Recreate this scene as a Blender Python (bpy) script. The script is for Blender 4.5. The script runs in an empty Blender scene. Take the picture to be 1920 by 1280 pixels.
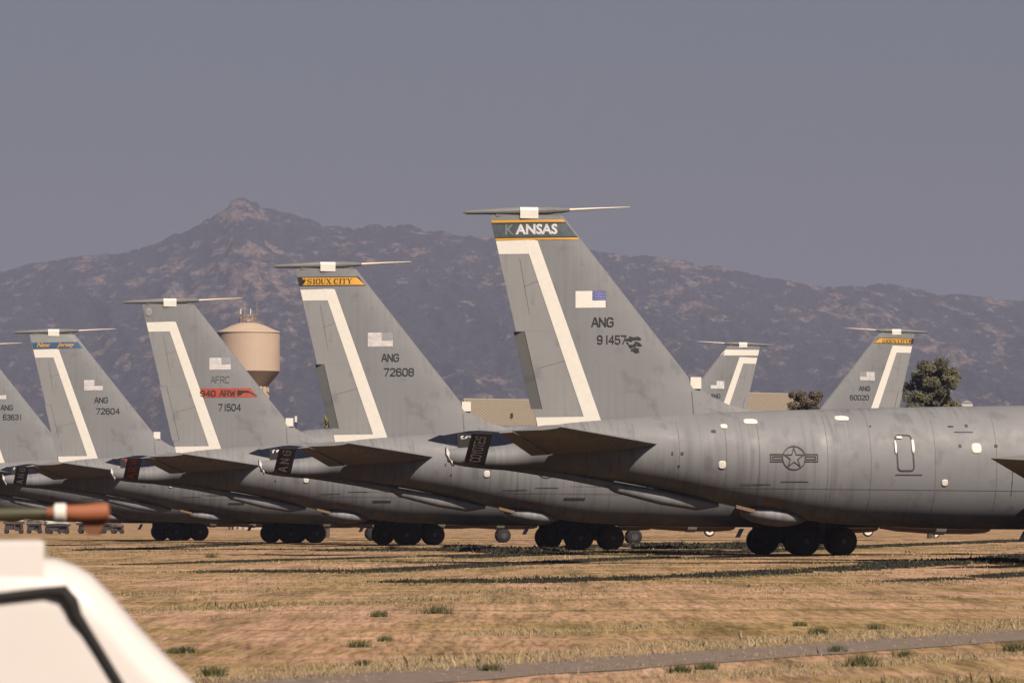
import bpy, bmesh, math, random
import numpy as np
from mathutils import Vector, noise as mn
R = math.radians
random.seed(7); rng = np.random.default_rng(7)
SC = bpy.context.scene
COL = SC.collection

# ------------------------------------------------------------------ camera, sky, sun, exposure
cam_d = bpy.data.cameras.new('camera'); cam = bpy.data.objects.new('camera', cam_d); COL.objects.link(cam)
cam.location = (0, 0, 1.7); cam.rotation_euler = (R(90), 0, 0)
cam_d.sensor_width = 36; cam_d.lens = 187.5; cam_d.shift_y = 328 / 1920
cam_d.clip_start = 0.5; cam_d.clip_end = 60000
cam_d.dof.use_dof = True; cam_d.dof.focus_distance = 215; cam_d.dof.aperture_fstop = 8
SC.camera = cam
world = bpy.data.worlds.new('World'); SC.world = world; world.use_nodes = True
wn = world.node_tree; wn.nodes.clear()
sky = wn.nodes.new('ShaderNodeTexSky'); sky.sky_type = 'NISHITA'; sky.sun_disc = False
SUN = Vector((0.46, -0.92, 0.95)).normalized()
sky.sun_elevation = math.asin(SUN.z); sky.sun_rotation = math.atan2(SUN.x, SUN.y)
sky.air_density = 1.0; sky.dust_density = 2.0; sky.ozone_density = 1.5
tint = wn.nodes.new('ShaderNodeMix'); tint.data_type = 'RGBA'; tint.blend_type = 'MULTIPLY'
tint.inputs[0].default_value = 1.0; tint.inputs[7].default_value = (0.70, 0.63, 0.70, 1)
hsv = wn.nodes.new('ShaderNodeHueSaturation'); hsv.inputs['Saturation'].default_value = 0.95
bg = wn.nodes.new('ShaderNodeBackground'); bg.inputs[1].default_value = 0.05
wo = wn.nodes.new('ShaderNodeOutputWorld')
wn.links.new(sky.outputs[0], hsv.inputs['Color']); wn.links.new(hsv.outputs[0], tint.inputs[6])
wn.links.new(tint.outputs[2], bg.inputs[0]); wn.links.new(bg.outputs[0], wo.inputs[0])
sun_d = bpy.data.lights.new('sun', 'SUN'); sun = bpy.data.objects.new('sun', sun_d); COL.objects.link(sun)
sun_d.energy = 4.2; sun_d.angle = R(0.6); sun_d.color = (1.0, 0.89, 0.77)
sun.rotation_euler = SUN.to_track_quat('Z', 'Y').to_euler()
SC.view_settings.view_transform = 'Standard'; SC.view_settings.look = 'None'
SC.view_settings.exposure = 0.24; SC.view_settings.gamma = 1.0; SC.view_settings.use_curve_mapping = False
HAZE_DENSITY = 0.9e-4
SC.cycles.diffuse_bounces = 0      # bounced light switched off so bellies and undersides stay dark

# ------------------------------------------------------------------ materials
def nodes_of(m):
    m.use_nodes = True; nt = m.node_tree; return nt, nt.nodes['Principled BSDF']
def plain(name, c, rough=0.6, metal=0.0, var=0.12, scale=3.0, stretch=(1, 1, 1)):
    m = bpy.data.materials.new(name); nt, b = nodes_of(m)
    b.inputs['Roughness'].default_value = rough; b.inputs['Metallic'].default_value = metal
    tc = nt.nodes.new('ShaderNodeTexCoord'); mp = nt.nodes.new('ShaderNodeMapping'); mp.inputs['Scale'].default_value = stretch
    n = nt.nodes.new('ShaderNodeTexNoise'); n.inputs['Scale'].default_value = scale; n.inputs['Detail'].default_value = 6
    rp = nt.nodes.new('ShaderNodeValToRGB')
    rp.color_ramp.elements[0].position = .3; rp.color_ramp.elements[1].position = .7
    rp.color_ramp.elements[0].color = tuple(x * (1 - var) for x in c) + (1,)
    rp.color_ramp.elements[1].color = tuple(min(1, x * (1 + var)) for x in c) + (1,)
    L = nt.links.new
    L(tc.outputs['Object'], mp.inputs[0]); L(mp.outputs[0], n.inputs[0]); L(n.outputs[0], rp.inputs[0]); L(rp.outputs[0], b.inputs['Base Color'])
    return m
def aircraft_paint(name, c, streak=0.25):
    m = bpy.data.materials.new(name); nt, b = nodes_of(m); L = nt.links.new
    b.inputs['Roughness'].default_value = 0.62
    tc = nt.nodes.new('ShaderNodeTexCoord')
    def noise(scale, sx, sy, sz, det=5):
        mp = nt.nodes.new('ShaderNodeMapping'); mp.inputs['Scale'].default_value = (sx, sy, sz)
        n = nt.nodes.new('ShaderNodeTexNoise'); n.inputs['Scale'].default_value = scale; n.inputs['Detail'].default_value = det
        L(tc.outputs['Object'], mp.inputs[0]); L(mp.outputs[0], n.inputs[0]); return n.outputs[0]
    def ramp(inp, p0, p1, v0, v1):
        r = nt.nodes.new('ShaderNodeMapRange'); r.inputs[1].default_value = p0; r.inputs[2].default_value = p1
        r.inputs[3].default_value = v0; r.inputs[4].default_value = v1; L(inp, r.inputs[0]); return r.outputs[0]
    def mul(a, bb):
        k = nt.nodes.new('ShaderNodeMath'); k.operation = 'MULTIPLY'; L(a, k.inputs[0]); L(bb, k.inputs[1]); return k.outputs[0]
    blot = ramp(noise(.45, 1, 1, 1, 9), .33, .67, .93, 1.06)
    st = ramp(noise(1.0, 6.5, .6, .14, 5), .47, .66, 1.03, 1 - streak)      # rain and dust streaks running down
    where = ramp(noise(.30, 1, 1, .7, 2), .40, .56, 0, 1)
    mixs = nt.nodes.new('ShaderNodeMix'); mixs.data_type = 'FLOAT'; L(where, mixs.inputs[0]); mixs.inputs[2].default_value = 1.0; L(st, mixs.inputs[3])
    scr = ramp(noise(1.6, 1, 1, .8, 12), .58, .70, 1.0, .80)
    v = mul(mul(blot, mixs.outputs[0]), scr)
    mx = nt.nodes.new('ShaderNodeMix'); mx.data_type = 'RGBA'; mx.blend_type = 'MULTIPLY'; mx.inputs[0].default_value = 1
    mx.inputs[6].default_value = c + (1,); L(v, mx.inputs[7]); L(mx.outputs[2], b.inputs['Base Color'])
    rr = ramp(noise(1.5, 1, 1, 1), .3, .7, .5, .75); L(rr, b.inputs['Roughness'])
    return m
M = dict(
    grey=aircraft_paint('faded_grey_paint', (.236, .232, .235), .24),
    fin=aircraft_paint('faded_fin_paint', (.228, .226, .228), .08),
    grey2=aircraft_paint('control_surface_grey', (.285, .279, .275), .06),
    grey3=aircraft_paint('antenna_and_shaded_tab_grey', (.19, .188, .18), .1),
    cap=plain('pale_grey_cap', (.30, .31, .30), .5, var=.08),
    white=plain('white_sealing_tape', (.86, .80, .70), .55, var=.04, scale=5),
    white2=plain('dull_white_tape', (.52, .49, .44), .6, var=.1, scale=8),
    cream=plain('cream_metal_tip', (.62, .50, .36), .4, var=.08),
    tan=plain('tan_sealing_tape', (.20, .125, .07), .6, var=.12, scale=8),
    black=plain('black_lettering', (.018, .016, .016), .6, var=.2, scale=12),
    graphite=plain('faded_white_lettering', (.20, .215, .22), .6, var=.3, scale=9),
    faint=plain('worn_lettering', (.115, .11, .105), .7, var=.25, scale=20),
    blackm=plain('black_paint', (.012, .010, .010), .75, var=.2),
    hseam=plain('hairline_seam', (.145, .138, .133), .7, var=.2),
    seam=plain('panel_seam', (.06, .055, .053), .7, var=.2),
    tyre=plain('dusty_rubber', (.036, .031, .028), .85, var=.2),
    hub=plain('wheel_hub', (.19, .15, .14), .6, var=.25, scale=9),
    strut=plain('gear_steel', (.05, .045, .042), .6, var=.2),
    slate=plain('slate_band', (.075, .095, .105), .6, var=.25, scale=4),
    yellow=plain('yellow_band', (.72, .36, .035), .55, var=.06),
    red=plain('red_band', (.42, .065, .035), .6, var=.12),
    darkred=plain('dark_red_lettering', (.34, .02, .015), .6),
    pinkgrey=plain('faded_outline_lettering', (.50, .42, .41), .6),
    blue=plain('blue_band', (.045, .10, .20), .6, var=.1),
    navy=plain('blue_canton', (.06, .06, .30), .6, var=.05),
    pink=plain('pale_flag_stripe', (.52, .42, .40), .6),
    fgrey=plain('grey_canton', (.30, .29, .30), .6, var=.25, scale=30),
    lettwhite=plain('white_lettering', (.70, .68, .66), .6, var=.2, scale=6),
    rust=plain('rusty_duct', (.10, .065, .052), .7, var=.25),
)

# ------------------------------------------------------------------ mesh helpers
def link(o, parent=None):
    COL.objects.link(o)
    if parent is not None: o.parent = parent
    return o
def mesh(name, verts, faces, mat, smooth=False):
    me = bpy.data.meshes.new(name); me.from_pydata([tuple(v) for v in verts], [], [tuple(f) for f in faces])
    if isinstance(mat, (list, tuple)):
        for q in mat: me.materials.append(q)
    elif mat is not None: me.materials.append(mat)
    if smooth: me.polygons.foreach_set('use_smooth', [True] * len(me.polygons))
    me.update(); return me
def soften(me):
    me.set_sharp_from_angle(angle=R(38))
CACHE = {}
def part(name, key, build, mat, parent, smooth=False, fix=True):
    """one part object; alike parts share the mesh stored under key"""
    me = CACHE.get(key) if key else None
    if me is None:
        v, f = build() if callable(build) else build
        me = mesh(name, v, f, mat, smooth)
        if fix:
            bm = bmesh.new(); bm.from_mesh(me); bmesh.ops.recalc_face_normals(bm, faces=bm.faces); bm.to_mesh(me); bm.free()
        if smooth and len(me.polygons) < 20000: soften(me)
        if key: CACHE[key] = me
    return link(bpy.data.objects.new(name, me), parent)
def root(name, loc, rotz, label, cat, group=None, scale=1.0):
    o = bpy.data.objects.new(name, None); o.empty_display_size = .5; COL.objects.link(o)
    o.location = loc; o.rotation_euler = (0, 0, rotz); o.scale = (scale,) * 3
    o['label'] = label; o['category'] = cat
    if group: o['group'] = group
    return o
def tag(o, label, cat, group=None):
    o['label'] = label; o['category'] = cat
    if group: o['group'] = group
    return o
def join(*vf):
    V, F = [], []
    for v, f in vf:
        n = len(V); V += list(v); F += [tuple(i + n for i in q) for q in f]
    return V, F
def loft(rings, cap=True):
    n = len(rings[0]); V = [p for r in rings for p in r]; F = []
    for i in range(len(rings) - 1):
        for j in range(n):
            a = i * n + j; b = i * n + (j + 1) % n; F.append((a, b, b + n, a + n))
    if cap: F.append(tuple(range(n))[::-1]); F.append(tuple((len(rings) - 1) * n + k for k in range(n)))
    return V, F
def tube(pts, rad, seg=12, cap=True):
    pts = [Vector(p) for p in pts]; rings = []
    rad = rad if isinstance(rad, (list, tuple)) else [rad] * len(pts)
    for i, p in enumerate(pts):
        t = (pts[min(i + 1, len(pts) - 1)] - pts[max(i - 1, 0)]).normalized()
        a = t.orthogonal() if abs(t.z) > .9 else t.cross(Vector((0, 0, 1)))
        a.normalize(); b = t.cross(a)
        rings.append([p + (a * math.cos(2 * math.pi * k / seg) + b * math.sin(2 * math.pi * k / seg)) * rad[i] for k in range(seg)])
    return loft(rings, cap)
def box(c, s, rz=0):
    x, y, z = s[0] / 2, s[1] / 2, s[2] / 2; cr, sr = math.cos(rz), math.sin(rz); V = []
    for k in range(8):
        a = (-x if k & 1 == 0 else x); b = (-y if k & 2 == 0 else y); d = (-z if k & 4 == 0 else z)
        V.append((c[0] + a * cr - b * sr, c[1] + a * sr + b * cr, c[2] + d))
    return V, [(0, 2, 3, 1), (4, 5, 7, 6), (0, 1, 5, 4), (2, 6, 7, 3), (0, 4, 6, 2), (1, 3, 7, 5)]
def revolve(profile, axis='x', c=(0, 0, 0), seg=24):
    """profile = [(along, radius)...] closed along the axis"""
    rings = []
    for a, r in profile:
        ring = []
        for k in range(seg):
            u, v = r * math.cos(2 * math.pi * k / seg), r * math.sin(2 * math.pi * k / seg)
            ring.append({'x': (c[0] + a, c[1] + u, c[2] + v), 'y': (c[0] + u, c[1] + a, c[2] + v), 'z': (c[0] + u, c[1] + v, c[2] + a)}[axis])
        rings.append(ring)
    return loft(rings)

# ------------------------------------------------------------------ stroke lettering (blocky stencil style)
GL = {
 'A': [[(0, 0), (1.7, 6), (2.3, 6), (4, 0)], [(.7, 2), (3.3, 2)]],
 'N': [[(0, 0), (0, 6), (3.7, 0), (3.7, 6)]],
 'G': [[(3.7, 5), (2.9, 6), (.9, 6), (0, 5), (0, 1), (.9, 0), (2.9, 0), (3.7, 1), (3.7, 2.9), (2.1, 2.9)]],
 'C': [[(3.7, 5), (2.9, 6), (.9, 6), (0, 5), (0, 1), (.9, 0), (2.9, 0), (3.7, 1)]],
 'F': [[(0, 0), (0, 6), (3.6, 6)], [(0, 3.1), (2.9, 3.1)]],
 'R': [[(0, 0), (0, 6), (2.9, 6), (3.7, 5.2), (3.7, 3.6), (2.9, 2.9), (0, 2.9)], [(1.9, 2.9), (3.8, 0)]],
 'W': [[(0, 6), (1, 0), (2.2, 4.5), (3.4, 0), (4.4, 6)]],
 'O': [[(.9, 0), (0, 1), (0, 5), (.9, 6), (2.9, 6), (3.7, 5), (3.7, 1), (2.9, 0), (.9, 0)]],
 'Y': [[(0, 6), (1.9, 3), (3.8, 6)], [(1.9, 3), (1.9, 0)]],
 'T': [[(0, 6), (3.8, 6)], [(1.9, 6), (1.9, 0)]],
 'E': [[(3.5, 6), (0, 6), (0, 0), (3.5, 0)], [(0, 3), (2.9, 3)]],
 'S': [[(3.6, 5), (2.8, 6), (.9, 6), (0, 5), (0, 3.9), (.8, 3.2), (2.9, 2.8), (3.7, 2), (3.7, 1), (2.9, 0), (.9, 0), (0, 1)]],
 '0': [[(.9, 0), (0, 1), (0, 5), (.9, 6), (2.7, 6), (3.6, 5), (3.6, 1), (2.7, 0), (.9, 0)]],
 '1': [[(1.6, 0), (1.6, 6)]],
 '2': [[(0, 5), (.9, 6), (2.7, 6), (3.6, 5), (3.6, 3.8), (0, 0.3), (0, 0), (3.7, 0)]],
 '3': [[(0, 5), (.9, 6), (2.7, 6), (3.6, 5), (3.6, 3.9), (2.8, 3.1), (1.4, 3.1)], [(2.8, 3.1), (3.6, 2.3), (3.6, 1), (2.7, 0), (.9, 0), (0, 1)]],
 '4': [[(2.9, 0), (2.9, 6), (0, 1.8), (3.9, 1.8)]],
 '5': [[(3.4, 6), (.3, 6), (.2, 3.3), (2.6, 3.6), (3.6, 2.7), (3.6, 1), (2.7, 0), (.9, 0), (0, .9)]],
 '6': [[(3.4, 5.2), (2.6, 6), (.9, 6), (0, 5), (0, 1), (.9, 0), (2.7, 0), (3.6, 1), (3.6, 2.6), (2.7, 3.4), (.9, 3.4), (0, 2.6)]],
 '7': [[(0, 6), (3.7, 6), (1.2, 0)]],
 '8': [[(.9, 3.2), (0, 4), (0, 5.2), (.9, 6), (2.7, 6), (3.6, 5.2), (3.6, 4), (2.7, 3.2), (.9, 3.2), (0, 2.3), (0, .9), (.9, 0), (2.7, 0), (3.6, .9), (3.6, 2.3), (2.7, 3.2)]],
 '9': [[(.2, .8), (1, 0), (2.7, 0), (3.6, 1), (3.6, 5), (2.7, 6), (.9, 6), (0, 5), (0, 3.5), (.9, 2.7), (2.7, 2.7), (3.6, 3.5)]],
}
def strokes(text, w=1.3, adv=5.1):
    """lettering as flat quads in a plane, 6 units high; returns V2, F, width"""
    V, F = [], []; x0 = 0
    for ch in text:
        if ch == ' ': x0 += 3; continue
        if ch == '|': x0 += 1; continue
        for pl in GL[ch]:
            for (ax, ay), (bx, by) in zip(pl, pl[1:]):
                dx, dy = bx - ax, by - ay; l = math.hypot(dx, dy) or 1; ex, ey = dx / l * w * .45, dy / l * w * .45
                nx, ny = -dy / l * w / 2, dx / l * w / 2; n = len(V)
                for (px, py, s) in ((ax - ex, ay - ey, -1), (bx + ex, by + ey, -1), (bx + ex, by + ey, 1), (ax - ex, ay - ey, 1)):
                    V.append((x0 + px + nx * s, py + ny * s))
                F.append((n, n + 1, n + 2, n + 3))
        x0 += 3.4 if ch == '1' else adv
    return V, F, x0 - adv + 3.7
GSER = {
 'S': [([(3.4, 4.6), (2.6, 5.9), (1.2, 5.9), (.3, 4.9)], .5), ([(.3, 4.9), (.6, 3.8), (3.0, 2.4), (3.5, 1.3)], 1.1), ([(3.5, 1.3), (2.6, .1), (1.0, .1), (.2, 1.5)], .5), ([(.2, .0), (.2, 1.7)], .4), ([(3.5, 6), (3.5, 4.4)], .4)],
 'I': [([(1.2, 0), (1.2, 6)], 1.1), ([(.3, .15), (2.1, .15)], .4), ([(.3, 5.85), (2.1, 5.85)], .4)],
 'O': [([(1.4, 0.1), (.5, 1.5), (.5, 4.5), (1.4, 5.9)], 1.0), ([(1.4, 5.9), (2.9, 5.9)], .45), ([(2.9, 5.9), (3.8, 4.5), (3.8, 1.5), (2.9, .1)], 1.0), ([(2.9, .1), (1.4, .1)], .45)],
 'U': [([(.8, 6), (.8, 1.4), (1.6, .2)], 1.1), ([(1.6, .2), (2.8, .2), (3.5, 1.4), (3.5, 6)], .45), ([(0, 5.85), (1.6, 5.85)], .4), ([(2.8, 5.85), (4.2, 5.85)], .4)],
 'X': [([(.7, 6), (3.7, 0)], 1.1), ([(3.6, 6), (.6, 0)], .45), ([(0, 5.85), (1.6, 5.85)], .4), ([(2.8, 5.85), (4.3, 5.85)], .4), ([(0, .15), (1.4, .15)], .4), ([(2.8, .15), (4.5, .15)], .4)],
 'C': [([(1.6, 0.1), (.6, 1.5), (.6, 4.5), (1.6, 5.9)], 1.1), ([(1.6, 5.9), (2.8, 5.9), (3.6, 4.7)], .5), ([(3.6, 6), (3.6, 4.4)], .4), ([(1.6, .1), (2.8, .1), (3.7, 1.4)], .5)],
 'T': [([(2, 0), (2, 6)], 1.1), ([(0, 5.8), (4, 5.8)], .5), ([(.1, 4.7), (.1, 5.8)], .4), ([(3.9, 4.7), (3.9, 5.8)], .4), ([(1.1, .15), (2.9, .15)], .4)],
 'Y': [([(.6, 6), (2.1, 2.9), (2.1, 0)], 1.1), ([(3.7, 6), (2.1, 2.9)], .45), ([(0, 5.85), (1.5, 5.85)], .4), ([(2.9, 5.85), (4.3, 5.85)], .4), ([(1.2, .15), (3.0, .15)], .4)],
}
def serif(text):
    V, F = [], []; x0 = 0
    for ch in text:
        if ch == ' ': x0 += 1.6; continue
        for pl, w in GSER[ch]:
            for (ax, ay), (bx, by) in zip(pl, pl[1:]):
                dx, dy = bx - ax, by - ay; l = math.hypot(dx, dy); nx, ny = -dy / l * w / 2, dx / l * w / 2; n = len(V); e = .12
                V += [(x0 + ax - dx / l * e - nx, ay - dy / l * e - ny), (x0 + bx + dx / l * e - nx, by + dy / l * e - ny), (x0 + bx + dx / l * e + nx, by + dy / l * e + ny), (x0 + ax - dx / l * e + nx, ay - dy / l * e + ny)]
                F.append((n, n + 1, n + 2, n + 3))
        x0 += {'I': 2.7, 'X': 5.0}.get(ch, 4.7)
    return V, F, x0
def font_mesh(text, bold=.0, shear=0.0):
    cu = bpy.data.curves.new('t', 'FONT'); cu.body = text; cu.size = 1; cu.offset = bold; cu.resolution_u = 3; cu.shear = shear
    o = bpy.data.objects.new('t', cu); COL.objects.link(o)
    dg = bpy.context.evaluated_depsgraph_get(); me = bpy.data.meshes.new_from_object(o.evaluated_get(dg))
    V = [(v.co.x, v.co.y) for v in me.vertices]; F = [tuple(p.vertices) for p in me.polygons]
    bpy.data.objects.remove(o); bpy.data.curves.remove(cu); bpy.data.meshes.remove(me)
    x0 = min(v[0] for v in V); x1 = max(v[0] for v in V); y0 = min(v[1] for v in V); y1 = max(v[1] for v in V)
    return [((x - x0), (y - y0)) for x, y in V], F, x1 - x0, y1 - y0

# ------------------------------------------------------------------ tanker shape (x forward, y to port, z up; origin under the fin tip)
FS = [(-2.95, 4.08, 3.64, .13), (-2.5, 4.15, 3.50, .30), (-1.1, 4.22, 3.36, .55), (-.4, 4.38, 3.35, .68), (.3, 4.86, 3.36, .84), (3.3, 5.24, 2.95, 1.2), (5.5, 5.38, 2.52, 1.42), (7, 5.45, 2.18, 1.55),
      (9, 5.52, 1.80, 1.68), (11.2, 5.58, 1.46, 1.78), (14, 5.66, 1.32, 1.83), (16, 5.70, 1.25, 1.83), (22, 5.80, 1.22, 1.83), (31, 5.80, 1.24, 1.83),
      (34.5, 5.74, 1.22, 1.66), (36.8, 5.2, 1.5, 1.3), (38.4, 4.3, 1.95, .8), (39.2, 3.5, 2.4, .4), (39.5, 3.1, 2.8, .12)]
def fs(x):
    x = max(FS[0][0], min(FS[-1][0], x))
    for i in range(len(FS) - 1):
        if x <= FS[i + 1][0]: break
    p0, p1, p2, p3 = FS[max(i - 1, 0)], FS[i], FS[i + 1], FS[min(i + 2, len(FS) - 1)]
    t = (x - p1[0]) / (p2[0] - p1[0]); out = []
    for k in (1, 2, 3):
        m1 = (p2[k] - p0[k]) / (p2[0] - p0[0]) * (p2[0] - p1[0]); m2 = (p3[k] - p1[k]) / (p3[0] - p1[0]) * (p2[0] - p1[0])
        out.append((2 * t**3 - 3 * t**2 + 1) * p1[k] + (t**3 - 2 * t**2 + t) * m1 + (-2 * t**3 + 3 * t**2) * p2[k] + (t**3 - t**2) * m2)
    return out
def fus_side(x, z, side=-1, off=.012):
    t, b, w = fs(x); c, h = (t + b) / 2, (t - b) / 2; q = max(-.999, min(.999, (z - c) / h))
    return (x, side * (w * math.sqrt(1 - q * q) + off), z)
def fuselage():
    rings = []
    xs = [-2.95 + .3 * i for i in range(12)] + [.8 + i * .62 for i in range(56)] + [36 + .3 * i for i in range(12)] + [39.5]
    for x in xs:
        t, b, w = fs(x); c, h = (t + b) / 2, (t - b) / 2
        rings.append([(x, w * math.cos(a), c + h * math.sin(a)) for a in [2 * math.pi * k / 36 for k in range(36)]])
    return loft(rings)
ZR, ZT = 4.6, 12.44
def fLE(z): return 1.25 + (12.46 - z) * .8074
def fTE(z): return -1.42 + (12.43 - z) * .2324
def fT(z): return .15 + (12.44 - z) / 7.8 * .22
PR = [(0, .0), (.04, .52), (.12, .84), (.28, 1), (.45, .96), (.66, .62), (1, .05)]
def prof(u):
    u = max(0, min(1, u))
    return max(.03, 10 * (.2969 * math.sqrt(u) - .126 * u - .3516 * u * u + .2843 * u**3 - .1015 * u**4))
def fin_side(x, z, side=-1, off=.012):
    u = (fLE(z) - x) / (fLE(z) - fTE(z)); return (x, side * (fT(z) * prof(u) + off), z)
def uh(z): return .711 + (.63 - .711) * (z - 5.05) / (11.3 - 5.05)
def fin_shell(z0, z1, ua, ub, nz=8, us=None):
    us = us or [0, .005, .015, .03, .05, .08, .12, .17, .23, .3, .38, .46, .54, .62, .68, .74, .8, .87, .94, 1]
    rings = []
    for i in range(nz + 1):
        z = z0 + (z1 - z0) * i / nz; a, b = ua(z), ub(z); L_, T_ = fLE(z), fTE(z)
        uu = [a] + [u for u in us if a + .004 < u < b - .004] + [b]
        rings.append((z, uu))
    n = min(len(r[1]) for r in rings); out = []
    for z, uu in rings:
        if len(uu) != n: uu = [uu[0] + (uu[-1] - uu[0]) * k / (n - 1) for k in range(n)]
        L_, T_ = fLE(z), fTE(z); P = []
        for u in uu: P.append((L_ - u * (L_ - T_), -fT(z) * prof(u) - .002, z))
        for u in reversed(uu): P.append((L_ - u * (L_ - T_), fT(z) * prof(u) + .002, z))
        out.append(P)
    return loft(out)
def grid_on(fn, c, nu=10, nv=4, sides=(-1, 1), off=.014):
    """bilinear patch between four (x,z) corners, laid on a surface"""
    V, F = [], []
    for s in sides:
        n = len(V)
        for i in range(nu + 1):
            for j in range(nv + 1):
                a, b = i / nu, j / nv
                x = (c[0][0] * (1 - a) + c[1][0] * a) * (1 - b) + (c[3][0] * (1 - a) + c[2][0] * a) * b
                z = (c[0][1] * (1 - a) + c[1][1] * a) * (1 - b) + (c[3][1] * (1 - a) + c[2][1] * a) * b
                V.append(fn(x, z, s, off))
        for i in range(nu):
            for j in range(nv):
                q = n + i * (nv + 1) + j; F.append((q, q + nv + 1, q + nv + 2, q + 1))
    return V, F
def blob_on(fn, x, z, rx, rz, side=-1, off=.014, sq=3.2):
    """rounded taped patch: a fan with a slightly raised middle"""
    V = [fn(x, z, side, off + .03)]; N = 20
    for r, o in ((.8, .028), (1, 0)):
        for k in range(N):
            a = 2 * math.pi * k / N; ca, sa = math.cos(a), math.sin(a); m = (abs(ca)**sq + abs(sa)**sq)**(-1 / sq)
            V.append(fn(x + rx * r * m * ca, z + rz * r * m * sa, side, off + o))
    F = [(0, 1 + k, 1 + (k + 1) % N) for k in range(N)] + [(1 + k, 1 + N + k, 1 + N + (k + 1) % N, 1 + (k + 1) % N) for k in range(N)]
    return V, F
def text_on(fn, vf, x, z, h, width=None, side=-1, off=.022, slant=0.0, flip=False):
    V, F = vf[0], vf[1]; hh = max(v[1] for v in V) - min(0, min(v[1] for v in V)); ww = max(v[0] for v in V)
    sx = (width / ww) if width else h / hh; sz = h / hh; out = []
    for a, b in V:
        px = (ww - a) if flip else a
        out.append(fn(x + px * sx, z + b * sz + px * sx * slant, side, off))
    return out, F
def wing_surf(rl, rt, tl, tt, y0, z0, y1, z1, t0, t1, side, n=8, cut=None):
    """tapered swept surface; rl/rt root LE/TE x, tl/tt tip LE/TE x"""
    PRW = [(0, 0, 0), (.03, .45, -.3), (.12, .85, -.5), (.35, 1, -.6), (.65, .6, -.35), (1, .03, -.03)]
    rings = []
    for i in range(n + 1):
        k = i / n; le, te = rl + (tl - rl) * k, rt + (tt - rt) * k; y = side * (y0 + (y1 - y0) * k); z = z0 + (z1 - z0) * k; t = t0 + (t1 - t0) * k
        c0, c1 = cut or (0, 1)
        def pt(u, up):
            for (a, p, q), (b, p2, q2) in zip(PRW, PRW[1:]):
                if u <= b + 1e-6: f_ = (u - a) / (b - a); hgt = (p + (p2 - p) * f_) if up else (q + (q2 - q) * f_); break
            return (le - u * (le - te), y, z + hgt * t)
        us = [u for u in (0, .015, .03, .07, .12, .35, .65, 1) if c0 < u < c1]
        us = [c0] + us + [c1]
        rings.append([pt(u, True) for u in us] + [pt(u, False) for u in reversed(us)])
    return loft(rings)
STAR = [(math.sin(2 * math.pi * k / 10) * (1 if k % 2 == 0 else .382), math.cos(2 * math.pi * k / 10) * (1 if k % 2 == 0 else .382)) for k in range(10)]
def polyline2(pts, w, closed=False):
    V, F = [], []; q = pts + [pts[0]] if closed else pts
    for (ax, ay), (bx, by) in zip(q, q[1:]):
        n_sub = max(1, int(math.hypot(bx - ax, by - ay) / .25)); dx, dy = bx - ax, by - ay; l = math.hypot(dx, dy); ex, ey = dx / l * w * .45, dy / l * w * .45
        nx, ny = -dy / l * w / 2, dx / l * w / 2; n = len(V)
        for k in range(n_sub + 1):
            t = k / n_sub; e = -1 if k == 0 else (1 if k == n_sub else 0)
            px, py = ax + dx * t + ex * e, ay + dy * t + ey * e
            V += [(px - nx, py - ny), (px + nx, py + ny)]
        for k in range(n_sub): a = n + 2 * k; F.append((a, a + 2, a + 3, a + 1))
    return V, F
def insignia():
    V, F = [], []
    def add(vf):
        n = len(V); V.extend(vf[0]); F.extend([tuple(i + n for i in f) for f in vf[1]])
    r = .42; w = .036
    add(polyline2([(r * math.cos(a), r * math.sin(a)) for a in [2 * math.pi * k / 32 for k in range(32)]], w, True))
    add(polyline2([(x * .37, y * .37) for x, y in STAR], w, True))
    for s in (-1, 1):
        add(polyline2([(s * .385, .13), (s * .86, .13), (s * .86, -.13), (s * .385, -.13)], w))
        add(polyline2([(s * .42, .05), (s * .79, .05), (s * .79, -.05), (s * .42, -.05)], w, True))
    return V, F
def on(fn, vf, x, z, side=-1, off=.02):
    return [fn(x + a, z + b, side, off) for a, b in vf[0]], vf[1]

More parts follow.
